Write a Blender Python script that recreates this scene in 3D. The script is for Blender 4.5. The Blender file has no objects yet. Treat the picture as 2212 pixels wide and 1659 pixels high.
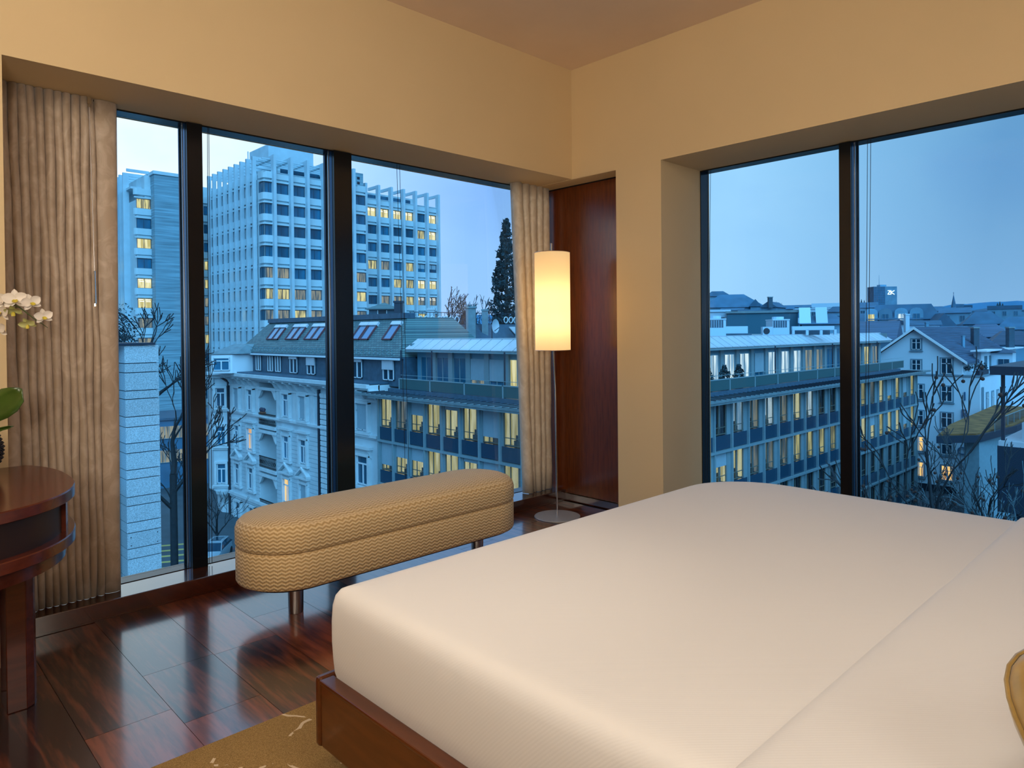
import bpy, math, random
from mathutils import Vector, Matrix
R = math.radians; PI = math.pi
SC = bpy.context.scene; COL = SC.collection
random.seed(7)

# ---------------------------------------------------------------- camera
EYE = 1.30; YAW, PIT, ROL = 0.76461888, 0.00970314, -0.00967107; FPX = 1508.7; CYPX = 732.37
def _basis():
    cy, sy, cp, sp, cr, sr = math.cos(YAW), math.sin(YAW), math.cos(PIT), math.sin(PIT), math.cos(ROL), math.sin(ROL)
    f = Vector((sy*cp, cy*cp, -sp)); r = Vector((cy, -sy, 0)); u = r.cross(f)
    return cr*r + sr*u, -sr*r + cr*u, f
RV, UV_, FV = _basis()
cd = bpy.data.cameras.new('camera'); cam = bpy.data.objects.new('camera', cd); COL.objects.link(cam)
cam.matrix_world = Matrix(((RV.x, UV_.x, -FV.x, 0), (RV.y, UV_.y, -FV.y, 0), (RV.z, UV_.z, -FV.z, EYE), (0, 0, 0, 1)))
cd.sensor_width = 36; cd.lens = FPX/2212*36; cd.shift_y = -(829.5-CYPX)/2212; cd.clip_end = 5000; cd.clip_start = .05
SC.camera = cam
def spot(px, py, d):            # a point d metres ahead, in world metres
    v = RV*((px-1106)/FPX) + UV_*(-(py-CYPX)/FPX) + FV
    return Vector((0, 0, EYE)) + v*d
def onY(px, py, Y):
    v = spot(px, py, 1) - Vector((0, 0, EYE)); return Vector((0, 0, EYE)) + v*(Y/v.y)
def onX(px, py, X):
    v = spot(px, py, 1) - Vector((0, 0, EYE)); return Vector((0, 0, EYE)) + v*(X/v.x)

# ---------------------------------------------------------------- colour management
SC.view_settings.view_transform = 'Standard'; SC.view_settings.look = 'None'
SC.view_settings.gamma = 1; SC.view_settings.exposure = 0; SC.view_settings.use_curve_mapping = False
SC.cycles.use_denoising = True
SC.cycles.max_bounces = 8; SC.cycles.transparent_max_bounces = 12; SC.cycles.sample_clamp_indirect = 6
SC.cycles.caustics_reflective = False; SC.cycles.caustics_refractive = False

def S(r, g, b):                 # 0-255 display value to linear
    f = lambda c: (c/255/12.92) if c/255 <= .04045 else ((c/255+.055)/1.055)**2.4
    return (f(r), f(g), f(b), 1)

# ---------------------------------------------------------------- sky at dusk
W = bpy.data.worlds.new('dusk_sky'); SC.world = W; W.use_nodes = True
nt = W.node_tree; N = nt.nodes; Lk = nt.links; N.clear()
def node(t, **k):
    n = N.new(t)
    for a, b in k.items(): setattr(n, a, b)
    return n
out = node('ShaderNodeOutputWorld'); bg = node('ShaderNodeBackground'); Lk.new(bg.outputs[0], out.inputs[0])
tc = node('ShaderNodeTexCoord'); nrm = node('ShaderNodeVectorMath', operation='NORMALIZE'); Lk.new(tc.outputs['Generated'], nrm.inputs[0])
dot = node('ShaderNodeVectorMath', operation='DOT_PRODUCT'); Lk.new(nrm.outputs[0], dot.inputs[0])
dot.inputs[1].default_value = (.205, .957, .205)
cr = node('ShaderNodeValToRGB'); Lk.new(dot.outputs['Value'], cr.inputs[0])
el = cr.color_ramp.elements
el[0].position = 0.0; el[0].color = S(92, 140, 182)
el[1].position = 1.0; el[1].color = (.95, 1.08, 1.05, 1)
for p, c in ((.42, S(96, 152, 196)), (.55, S(124, 182, 224)), (.66, S(150, 206, 244)), (.80, S(148, 204, 248)), (.88, S(142, 194, 255)), (.94, S(168, 214, 255)), (.975, S(214, 243, 255))):
    e = el.new(p); e.color = c
sep = node('ShaderNodeSeparateXYZ'); Lk.new(nrm.outputs[0], sep.inputs[0])
hz = node('ShaderNodeMapRange'); Lk.new(sep.outputs['Z'], hz.inputs[0]); hz.inputs[1].default_value = 0; hz.inputs[2].default_value = .35
hz.inputs[3].default_value = 1; hz.inputs[4].default_value = 0
hzp = node('ShaderNodeMath', operation='POWER'); Lk.new(hz.outputs[0], hzp.inputs[0]); hzp.inputs[1].default_value = 2.0
hzs = node('ShaderNodeMath', operation='MULTIPLY'); Lk.new(hzp.outputs[0], hzs.inputs[0]); hzs.inputs[1].default_value = .4
mx = node('ShaderNodeMixRGB'); Lk.new(hzs.outputs[0], mx.inputs[0]); Lk.new(cr.outputs[0], mx.inputs[1]); mx.inputs[2].default_value = S(158, 205, 246)
mp = node('ShaderNodeMapping'); Lk.new(nrm.outputs[0], mp.inputs[0]); mp.inputs['Scale'].default_value = (3.2, 3.2, 5.5)
ns = node('ShaderNodeTexNoise'); Lk.new(mp.outputs[0], ns.inputs['Vector']); ns.inputs['Scale'].default_value = 1.6; ns.inputs['Detail'].default_value = 5; ns.inputs['Roughness'].default_value = .5
c2 = node('ShaderNodeValToRGB'); Lk.new(ns.outputs[0], c2.inputs[0]); c2.color_ramp.elements[0].position = .46; c2.color_ramp.elements[1].position = .66
c2.color_ramp.elements[0].color = (0, 0, 0, 1); c2.color_ramp.elements[1].color = (1, 1, 1, 1)
zz = node('ShaderNodeMapRange'); Lk.new(sep.outputs['Z'], zz.inputs[0]); zz.inputs[1].default_value = .08; zz.inputs[2].default_value = .3; zz.inputs[3].default_value = 0; zz.inputs[4].default_value = .75
mm = node('ShaderNodeMath', operation='MULTIPLY'); Lk.new(c2.outputs[0], mm.inputs[0]); Lk.new(zz.outputs[0], mm.inputs[1])
mc = node('ShaderNodeMixRGB', blend_type='MULTIPLY'); Lk.new(mm.outputs[0], mc.inputs[0]); Lk.new(mx.outputs[0], mc.inputs[1]); mc.inputs[2].default_value = (.72, .80, .97, 1)
Lk.new(mc.outputs[0], bg.inputs[0]); bg.inputs[1].default_value = 1.14

# ---------------------------------------------------------------- lights
def lamp(name, kind, loc, energy, color, size=1, target=None, **k):
    d = bpy.data.lights.new(name, kind); d.energy = energy; d.color = color
    if kind == 'AREA': d.size = size
    if kind in ('POINT', 'SPOT'): d.shadow_soft_size = size
    for a, b in k.items(): setattr(d, a, b)
    o = bpy.data.objects.new(name, d); COL.objects.link(o); o.location = loc
    if target is not None: o.rotation_euler = (Vector(target)-Vector(loc)).to_track_quat('-Z', 'Y').to_euler()
    return o
lamp('open_sky_light', 'SUN', (0, 0, 60), 4.3, (.21, .60, 1.0), target=(.40, .78, 60-.80), angle=R(70))
WARM = (1.0, .895, .75)
lamp('bedside_light', 'AREA', (.9, -1.5, 1.9), 13, WARM, 1.3, target=(1.6, 3.0, 1.2))
lamp('ceiling_light', 'AREA', (1.2, .2, 3.1), 14, WARM, .9, target=(1.5, 1.0, 0))
lamp('entry_light', 'AREA', (-1.1, 1.0, 2.7), 34, WARM, .8, target=(1.8, 2.4, 1.2))
lamp('ceiling_fill_light', 'AREA', (-.6, -.2, 1.6), 30, WARM, .5, target=(.8, 1.6, 3.2))  # unseen fill lamp, added to brighten the ceiling
lamp('ceiling_spotlight', 'SPOT', (1.35, 1.55, 3.15), 34, (1, .86, .68), .06, target=(1.38, 1.75, .5), spot_size=R(40), spot_blend=1.0)

# ---------------------------------------------------------------- materials
MATS = {}
def mat(name, color, rough=.6, metal=0, var=.0, scale=4, bump=0, bscale=60, emit=None, estr=0, coat=0, spec=.5, sheen=0, stretch=(1, 1, 1), rnd=0, var2=None):
    if name in MATS: return MATS[name]
    m = bpy.data.materials.new(name); m.use_nodes = True; t = m.node_tree; n = t.nodes; l = t.links
    b = n['Principled BSDF']; b.inputs['Roughness'].default_value = rough; b.inputs['Metallic'].default_value = metal
    b.inputs['Specular IOR Level'].default_value = spec
    if coat: b.inputs['Coat Weight'].default_value = coat; b.inputs['Coat Roughness'].default_value = .08
    if sheen: b.inputs['Sheen Weight'].default_value = sheen
    b.inputs['Base Color'].default_value = color
    cc = n.new('ShaderNodeTexCoord'); mpg = n.new('ShaderNodeMapping'); mpg.inputs['Scale'].default_value = stretch
    l.new(cc.outputs['Object'], mpg.inputs[0])
    if var or rnd:
        nz = n.new('ShaderNodeTexNoise'); nz.inputs['Scale'].default_value = scale; nz.inputs['Detail'].default_value = 4; l.new(mpg.outputs[0], nz.inputs['Vector'])
        mr = n.new('ShaderNodeMapRange'); mr.inputs[1].default_value = .3; mr.inputs[2].default_value = .7; mr.inputs[3].default_value = 1-var; mr.inputs[4].default_value = 1+var
        l.new(nz.outputs[0], mr.inputs[0]); last = mr.outputs[0]
        if rnd:
            oi = n.new('ShaderNodeObjectInfo'); m2 = n.new('ShaderNodeMapRange'); m2.inputs[3].default_value = 1-rnd; m2.inputs[4].default_value = 1+rnd
            l.new(oi.outputs['Random'], m2.inputs[0]); mu = n.new('ShaderNodeMath'); mu.operation = 'MULTIPLY'; l.new(last, mu.inputs[0]); l.new(m2.outputs[0], mu.inputs[1]); last = mu.outputs[0]
        vm = n.new('ShaderNodeVectorMath'); vm.operation = 'SCALE'; vm.inputs[0].default_value = color[:3]; l.new(last, vm.inputs['Scale']); l.new(vm.outputs[0], b.inputs['Base Color'])
    if bump:
        nb = n.new('ShaderNodeTexNoise'); nb.inputs['Scale'].default_value = bscale; nb.inputs['Detail'].default_value = 3; l.new(mpg.outputs[0], nb.inputs['Vector'])
        bp = n.new('ShaderNodeBump'); bp.inputs['Strength'].default_value = bump; bp.inputs['Distance'].default_value = .01; l.new(nb.outputs[0], bp.inputs['Height']); l.new(bp.outputs[0], b.inputs['Normal'])
    if emit: b.inputs['Emission Color'].default_value = emit; b.inputs['Emission Strength'].default_value = estr
    MATS[name] = m; return m

def ndt(name):
    m = bpy.data.materials.new(name); m.use_nodes = True; MATS[name] = m
    return m, m.node_tree.nodes, m.node_tree.links, m.node_tree.nodes['Principled BSDF']

def wood(name, dark, light, rough, coat, axis, scale=1.0, rnd=0, fig=3.0):
    m, n, l, b = ndt(name)
    c = n.new('ShaderNodeTexCoord'); mp_ = n.new('ShaderNodeMapping')
    st = [9.0, 9.0, 9.0]; st[axis] = .9; mp_.inputs['Scale'].default_value = [s*scale for s in st]
    l.new(c.outputs['Object'], mp_.inputs[0])
    oi = n.new('ShaderNodeObjectInfo'); mu = n.new('ShaderNodeVectorMath'); mu.operation = 'SCALE'; mu.inputs[0].default_value = (31, 47, 23); l.new(oi.outputs['Random'], mu.inputs['Scale'])
    ad = n.new('ShaderNodeVectorMath'); l.new(mp_.outputs[0], ad.inputs[0]); l.new(mu.outputs[0], ad.inputs[1])
    nz = n.new('ShaderNodeTexNoise'); nz.inputs['Scale'].default_value = .55; nz.inputs['Detail'].default_value = 2; nz.inputs['Distortion'].default_value = .6; l.new(ad.outputs[0], nz.inputs['Vector'])
    ms = n.new('ShaderNodeMath'); ms.operation = 'MULTIPLY'; ms.inputs[1].default_value = fig*6; l.new(nz.outputs[0], ms.inputs[0])
    sn = n.new('ShaderNodeMath'); sn.operation = 'SINE'; l.new(ms.outputs[0], sn.inputs[0])
    nf = n.new('ShaderNodeTexNoise'); nf.inputs['Scale'].default_value = 6; nf.inputs['Detail'].default_value = 5; l.new(ad.outputs[0], nf.inputs['Vector'])
    m1 = n.new('ShaderNodeMath'); m1.operation = 'MULTIPLY_ADD'; l.new(sn.outputs[0], m1.inputs[0]); m1.inputs[1].default_value = .22; m1.inputs[2].default_value = .05
    m3 = n.new('ShaderNodeMath'); m3.operation = 'ADD'; l.new(m1.outputs[0], m3.inputs[0]); l.new(nf.outputs[0], m3.inputs[1])
    if rnd:
        mr = n.new('ShaderNodeMapRange'); mr.inputs[3].default_value = -rnd; mr.inputs[4].default_value = rnd; l.new(oi.outputs['Random'], mr.inputs[0])
        m4 = n.new('ShaderNodeMath'); m4.operation = 'ADD'; l.new(m3.outputs[0], m4.inputs[0]); l.new(mr.outputs[0], m4.inputs[1]); m3 = m4
    rp = n.new('ShaderNodeValToRGB'); rp.color_ramp.elements[0].position = .2; rp.color_ramp.elements[1].position = .9
    rp.color_ramp.elements[0].color = dark; rp.color_ramp.elements[1].color = light; l.new(m3.outputs[0], rp.inputs[0]); l.new(rp.outputs[0], b.inputs['Base Color'])
    b.inputs['Roughness'].default_value = rough; b.inputs['Coat Weight'].default_value = coat; b.inputs['Coat Roughness'].default_value = .12
    if coat >= 1: b.inputs['Coat IOR'].default_value = 1.85; b.inputs['Coat Roughness'].default_value = .09 if name != 'walnut_plank' else .13
    return m

M_WALL = mat('cream_wall_paint', (.74, .565, .32, 1), .85, var=.02, scale=2, bump=.03, bscale=300)
M_CEIL = mat('ceiling_paint', (.84, .66, .50, 1), .9, var=.02)
M_PLANK = wood('walnut_plank', S(40, 14, 8), S(132, 66, 38), .3, 1, 1, 1.8, rnd=.28, fig=4.5)
M_SILL = wood('dark_sill_wood', S(40, 14, 6), S(80, 32, 13), .25, 1, 0, 1.2)
M_PANEL = wood('red_panel_wood', S(60, 25, 6), S(104, 49, 14), .25, .3, 2, 1.3, fig=.5)
M_DESK = wood('mahogany', S(62, 22, 12), S(100, 42, 24), .25, .3, 0, .8, fig=1.0)
M_BEDW = wood('bed_wood', S(66, 28, 6), S(100, 50, 16), .3, .3, 1, .8, fig=1.0)
M_BLACK = mat('black_frame_metal', (.004, .005, .008, 1), .22, .0, spec=.5)
M_STRIP = mat('blue_reflection_strip', (.03, .07, .14, 1), .25, .8)  # aluminium strip with the blue sky reflection put into its base colour
M_ALU = mat('brushed_aluminium', (.55, .57, .6, 1), .28, 1)
M_STEEL = mat('satin_steel', (.42, .38, .36, 1), .32, 1, bump=.03, bscale=200, stretch=(1, 1, .05))
M_CHROME = mat('chrome', (.75, .74, .72, 1), .12, 1)
M_CORD = mat('black_cord', (.003, .003, .005, 1), .7)

# glass pane: clear with a fresnel reflection
def glass(name, tint=(1, 1, 1, 1), rough=0.0, f=1.0):
    m = bpy.data.materials.new(name); m.use_nodes = True; n = m.node_tree.nodes; l = m.node_tree.links; n.clear()
    o = n.new('ShaderNodeOutputMaterial'); mix = n.new('ShaderNodeMixShader'); t = n.new('ShaderNodeBsdfTransparent'); g = n.new('ShaderNodeBsdfGlossy')
    t.inputs[0].default_value = tint; g.inputs['Roughness'].default_value = rough; fr = n.new('ShaderNodeFresnel'); fr.inputs[0].default_value = 1.45
    mu = n.new('ShaderNodeMath'); mu.operation = 'MULTIPLY'; mu.inputs[1].default_value = f; l.new(fr.outputs[0], mu.inputs[0])
    l.new(mu.outputs[0], mix.inputs[0]); l.new(t.outputs[0], mix.inputs[1]); l.new(g.outputs[0], mix.inputs[2]); l.new(mix.outputs[0], o.inputs[0])
    MATS[name] = m; return m
M_GLASS = glass('window_glass', (.985, .99, 1, 1), 0, .22)
M_FGLASS = glass('far_window_glass', (.9, .93, .95, 1), .05, .5)

# curtain: shimmering mottled weave
def curtain_mat(name, a, bcol):
    m, n, l, b = ndt(name); c = n.new('ShaderNodeTexCoord'); mp_ = n.new('ShaderNodeMapping'); mp_.inputs['Scale'].default_value = (14, 14, 9); l.new(c.outputs['Object'], mp_.inputs[0])
    nz = n.new('ShaderNodeTexNoise'); nz.inputs['Scale'].default_value = 1.3; nz.inputs['Detail'].default_value = 3; nz.inputs['Distortion'].default_value = 1.2; l.new(mp_.outputs[0], nz.inputs['Vector'])
    rp = n.new('ShaderNodeValToRGB'); rp.color_ramp.elements[0].position = .42; rp.color_ramp.elements[1].position = .72; rp.color_ramp.elements[0].color = a; rp.color_ramp.elements[1].color = bcol
    l.new(nz.outputs[0], rp.inputs[0]); l.new(rp.outputs[0], b.inputs['Base Color']); b.inputs['Roughness'].default_value = .45; b.inputs['Sheen Weight'].default_value = .3; return m
M_CURT = curtain_mat('taupe_curtain', (.47, .36, .26, 1), (.62, .50, .39, 1))
M_CURT2 = curtain_mat('taupe_curtain_lamplit', (.62, .54, .43, 1), (.76, .69, .58, 1))  # lighter copy of the curtain cloth, lamplight put into its colour

def sheet_mat():
    m, n, l, b = ndt('white_cotton'); b.inputs['Base Color'].default_value = (.80, .79, .78, 1); b.inputs['Roughness'].default_value = .75; b.inputs['Sheen Weight'].default_value = .1
    c = n.new('ShaderNodeTexCoord'); w = n.new('ShaderNodeTexWave'); w.inputs['Scale'].default_value = 60; w.bands_direction = 'DIAGONAL'; l.new(c.outputs['Object'], w.inputs['Vector'])
    bp = n.new('ShaderNodeBump'); bp.inputs['Strength'].default_value = .05; bp.inputs['Distance'].default_value = .002; l.new(w.outputs[1], bp.inputs['Height']); l.new(bp.outputs[0], b.inputs['Normal']); return m
M_SHEET = sheet_mat()

def zigzag():
    m, n, l, b = ndt('zigzag_upholstery'); uv = n.new('ShaderNodeUVMap'); sp = n.new('ShaderNodeSeparateXYZ'); l.new(uv.outputs[0], sp.inputs[0])
    def mth(op, a, bb=None, c=None):
        q = n.new('ShaderNodeMath'); q.operation = op
        for i, v in enumerate((a, bb, c)):
            if v is None: continue
            if isinstance(v, (int, float)): q.inputs[i].default_value = v
            else: l.new(v, q.inputs[i])
        return q.outputs[0]
    tri = mth('PINGPONG', mth('MULTIPLY', sp.outputs[0], 1/.034*2), 1.0)
    v = mth('MULTIPLY_ADD', tri, .0085, sp.outputs[1])
    w = mth('PINGPONG', mth('MULTIPLY', v, 1/.0165*2), 1.0)
    fine = mth('SINE', mth('MULTIPLY', sp.outputs[0], 1500))
    h = mth('MULTIPLY_ADD', fine, .12, w)
    rp = n.new('ShaderNodeValToRGB'); rp.color_ramp.elements[0].position = .05; rp.color_ramp.elements[1].position = .95
    rp.color_ramp.elements[0].color = S(186, 150, 98); rp.color_ramp.elements[1].color = S(240, 216, 172); e = rp.color_ramp.elements.new(.55); e.color = S(222, 190, 136)
    l.new(h, rp.inputs[0]); l.new(rp.outputs[0], b.inputs['Base Color']); b.inputs['Roughness'].default_value = .7; b.inputs['Sheen Weight'].default_value = .15
    bp = n.new('ShaderNodeBump'); bp.inputs['Strength'].default_value = .6; bp.inputs['Distance'].default_value = .004; l.new(h, bp.inputs['Height']); l.new(bp.outputs[0], b.inputs['Normal']); return m
M_ZIG = zigzag()

def rug_mat():
    m, n, l, b = ndt('gold_rug'); c = n.new('ShaderNodeTexCoord')
    wob = n.new('ShaderNodeTexNoise'); wob.inputs['Scale'].default_value = 5; l.new(c.outputs['Object'], wob.inputs['Vector'])
    sc_ = n.new('ShaderNodeVectorMath'); sc_.operation = 'SCALE'; sc_.inputs['Scale'].default_value = .16; l.new(wob.outputs['Color'], sc_.inputs[0])
    ad = n.new('ShaderNodeVectorMath'); l.new(c.outputs['Object'], ad.inputs[0]); l.new(sc_.outputs[0], ad.inputs[1])
    vo = n.new('ShaderNodeTexVoronoi'); vo.feature = 'DISTANCE_TO_EDGE'; vo.inputs['Scale'].default_value = 4.2; l.new(ad.outputs[0], vo.inputs['Vector'])
    lt = n.new('ShaderNodeMath'); lt.operation = 'LESS_THAN'; lt.inputs[1].default_value = .022; l.new(vo.outputs['Distance'], lt.inputs[0])
    nz = n.new('ShaderNodeTexNoise'); nz.inputs['Scale'].default_value = 11; l.new(c.outputs['Object'], nz.inputs['Vector'])
    gt = n.new('ShaderNodeMath'); gt.operation = 'GREATER_THAN'; gt.inputs[1].default_value = .53; l.new(nz.outputs[0], gt.inputs[0])
    mu = n.new('ShaderNodeMath'); mu.operation = 'MULTIPLY'; l.new(lt.outputs[0], mu.inputs[0]); l.new(gt.outputs[0], mu.inputs[1])
    pil = n.new('ShaderNodeTexNoise'); pil.inputs['Scale'].default_value = 420; pil.inputs['Detail'].default_value = 2; l.new(c.outputs['Object'], pil.inputs['Vector'])
    rp = n.new('ShaderNodeValToRGB'); rp.color_ramp.elements[0].position = .3; rp.color_ramp.elements[1].position = .7; rp.color_ramp.elements[0].color = S(118, 88, 40); rp.color_ramp.elements[1].color = S(176, 142, 84); l.new(pil.outputs[0], rp.inputs[0])
    mxx = n.new('ShaderNodeMixRGB'); l.new(mu.outputs[0], mxx.inputs[0]); l.new(rp.outputs[0], mxx.inputs[1]); mxx.inputs[2].default_value = S(214, 192, 158); l.new(mxx.outputs[0], b.inputs['Base Color'])
    b.inputs['Roughness'].default_value = .95; bp = n.new('ShaderNodeBump'); bp.inputs['Strength'].default_value = .5; bp.inputs['Distance'].default_value = .004; l.new(pil.outputs[0], bp.inputs['Height']); l.new(bp.outputs[0], b.inputs['Normal']); return m
M_RUG = rug_mat()

# exterior
M_TOWER = mat('tower_rendered_concrete', (.50, .64, .68, 1), .7, var=.06, scale=.6)
M_RIB = mat('tower_rib_concrete', (.46, .60, .66, 1), .7, var=.08, scale=.5)
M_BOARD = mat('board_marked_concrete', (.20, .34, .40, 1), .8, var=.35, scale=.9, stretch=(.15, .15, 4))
M_STUC = mat('pale_stucco', (.52, .62, .66, 1), .8, var=.10, scale=.8)
M_STUC2 = mat('pale_stucco_trim', (.58, .67, .70, 1), .75, var=.08, scale=1.5)
M_WHITE = mat('white_house_render', (.58, .72, .80, 1), .8, var=.05, scale=.3)
M_TRIMB = mat('grey_window_surround', (.16, .26, .32, 1), .7)
M_FRAMEW = mat('white_window_frame', (.72, .80, .84, 1), .5)
M_SLATE = mat('slate_roof', (.10, .20, .22, 1), .55, var=.25, scale=3, bump=.5, bscale=4)
_m, _n, _l, _b = ndt('slate_roof_small_slates'); _c = _n.new('ShaderNodeTexCoord'); _s = _n.new('ShaderNodeSeparateXYZ'); _q = _n.new('ShaderNodeCombineXYZ')
_l.new(_c.outputs['Object'], _s.inputs[0]); _l.new(_s.outputs['Y'], _q.inputs[0]); _l.new(_s.outputs['Z'], _q.inputs[1])
_k = _n.new('ShaderNodeTexBrick'); _l.new(_q.outputs[0], _k.inputs['Vector']); _k.inputs['Scale'].default_value = 1; _k.inputs['Brick Width'].default_value = .34; _k.inputs['Row Height'].default_value = .15; _k.inputs['Mortar Size'].default_value = .018
_k.inputs['Color1'].default_value = (.075, .16, .17, 1); _k.inputs['Color2'].default_value = (.14, .25, .25, 1); _k.inputs['Mortar'].default_value = (.03, .07, .09, 1)
_l.new(_k.outputs['Color'], _b.inputs['Base Color']); _b.inputs['Roughness'].default_value = .5
M_SLATE = _m
M_SLATE2 = mat('dark_slate_cladding', (.045, .10, .15, 1), .5, var=.2, scale=3)
M_TILE = mat('dark_tile_roof', (.055, .10, .16, 1), .6, var=.25, scale=1.2, rnd=.3, stretch=(.2, .2, 6))
M_ZINC = mat('zinc_sheet', (.66, .74, .80, 1), .38, .35, var=.06, scale=2, rnd=.06)
M_DZINC = mat('weathered_zinc', (.18, .27, .30, 1), .5, .2, var=.15, scale=2)
M_OFFICE = mat('office_mullion_metal', (.24, .36, .40, 1), .4, .2, var=.05)
M_SPAN = mat('office_spandrel_glass', (.010, .055, .10, 1), .18, 0)
M_TEAL = mat('teal_rail_panel', (.03, .10, .11, 1), .35)
M_DARK = mat('dark_void', (.01, .02, .035, 1), .5)
M_PANE = mat('dark_window_pane', (.018, .13, .22, 1), .12, var=.35, scale=1.1, stretch=(1, 1, .15), rnd=.4)
M_PANE2 = mat('near_black_pane', (.008, .04, .07, 1), .1)
M_BLIND = mat('grey_roller_blind', (.30, .42, .48, 1), .6, var=.05)
M_GRAN = mat('speckled_granite', (.42, .50, .53, 1), .5, var=.35, scale=38, rnd=.10)
M_ASPH = mat('asphalt', (.05, .075, .09, 1), .7, var=.2, scale=.5)
M_YEL = mat('yellow_road_paint', (.45, .36, .10, 1), .7)
M_WHITEP = mat('white_road_paint', (.5, .5, .5, 1), .7)
M_REDP = mat('red_road_paint', (.4, .05, .06, 1), .7)
M_BARK = mat('winter_bark', (.012, .02, .026, 1), .9, var=.3, scale=5)
M_BARK2 = mat('pale_twig_bark', (.07, .12, .14, 1), .9, var=.3, scale=5)
M_BALL = mat('dry_seed_ball', (.05, .025, .02, 1), .95, bump=.8, bscale=30)
M_EVER = mat('evergreen_needles', (.012, .045, .06, 1), .9, var=.4, scale=.5)
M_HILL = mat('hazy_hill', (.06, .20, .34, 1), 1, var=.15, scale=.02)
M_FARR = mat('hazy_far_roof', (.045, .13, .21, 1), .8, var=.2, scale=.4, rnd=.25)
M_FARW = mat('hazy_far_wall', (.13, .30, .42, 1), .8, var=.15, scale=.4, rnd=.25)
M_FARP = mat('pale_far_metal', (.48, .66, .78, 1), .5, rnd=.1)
M_MOSS = mat('moss_roof', (.20, .10, .03, 1), .95, var=.55, scale=1.0)
M_BRICK = mat('dark_chimney_brick', (.04, .09, .13, 1), .8, var=.2)
M_CANOPY = mat('dark_canopy_steel', (.012, .028, .05, 1), .4)
M_CARP = mat('silver_car_paint', (.42, .55, .62, 1), .25, .5)
M_CARB = mat('dark_car_paint', (.03, .08, .14, 1), .2, .3)
M_TYRE = mat('tyre_rubber', (.01, .01, .012, 1), .9)
M_RED = mat('red_signal_lamp', (.3, .01, .02, 1), .4, emit=(1, .03, .12, 1), estr=1.5)
M_SIGN = mat('white_lit_sign', (.8, .8, .8, 1), .4, emit=(.8, .95, 1, 1), estr=1.2)
M_LETTER = mat('blue_sign_letter', (.04, .12, .22, 1), .5)

def lit(name, c1, c2, strg, vs=3.0):
    m, n, l, b = ndt(name); c = n.new('ShaderNodeTexCoord'); mp_ = n.new('ShaderNodeMapping'); mp_.inputs['Scale'].default_value = (vs, vs, .35); l.new(c.outputs['Object'], mp_.inputs[0])
    oi = n.new('ShaderNodeObjectInfo'); mu = n.new('ShaderNodeVectorMath'); mu.operation = 'SCALE'; mu.inputs[0].default_value = (41, 27, 13); l.new(oi.outputs['Random'], mu.inputs['Scale'])
    ad = n.new('ShaderNodeVectorMath'); l.new(mp_.outputs[0], ad.inputs[0]); l.new(mu.outputs[0], ad.inputs[1])
    nz = n.new('ShaderNodeTexNoise'); nz.inputs['Scale'].default_value = 1; nz.inputs['Detail'].default_value = 2; l.new(ad.outputs[0], nz.inputs['Vector'])
    rp = n.new('ShaderNodeValToRGB'); rp.color_ramp.elements[0].position = .40; rp.color_ramp.elements[1].position = .60; rp.color_ramp.elements[0].color = c1; rp.color_ramp.elements[1].color = c2; l.new(nz.outputs[0], rp.inputs[0])
    l.new(rp.outputs[0], b.inputs['Emission Color']); b.inputs['Emission Strength'].default_value = strg; b.inputs['Base Color'].default_value = (.02, .02, .02, 1); b.inputs['Roughness'].default_value = .15; return m
M_LIT = lit('lit_room_warm', S(120, 120, 92), S(228, 220, 150), 1.0)
M_LITB = lit('lit_room_bright', S(196, 184, 112), S(246, 240, 184), 1.0)
M_LITW = lit('lit_room_cool', S(120, 168, 200), S(222, 246, 250), 1.0)
M_LITD = lit('lit_room_dim', S(70, 92, 104), S(150, 150, 130), 1.0)
M_TUBE = mat('ceiling_tube_lamp', (.8, .8, .8, 1), .4, emit=(1, .93, .7, 1), estr=1.6)
M_LITO = lit('lit_room_orange', S(200, 140, 90), S(250, 210, 130), 1.0)

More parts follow.
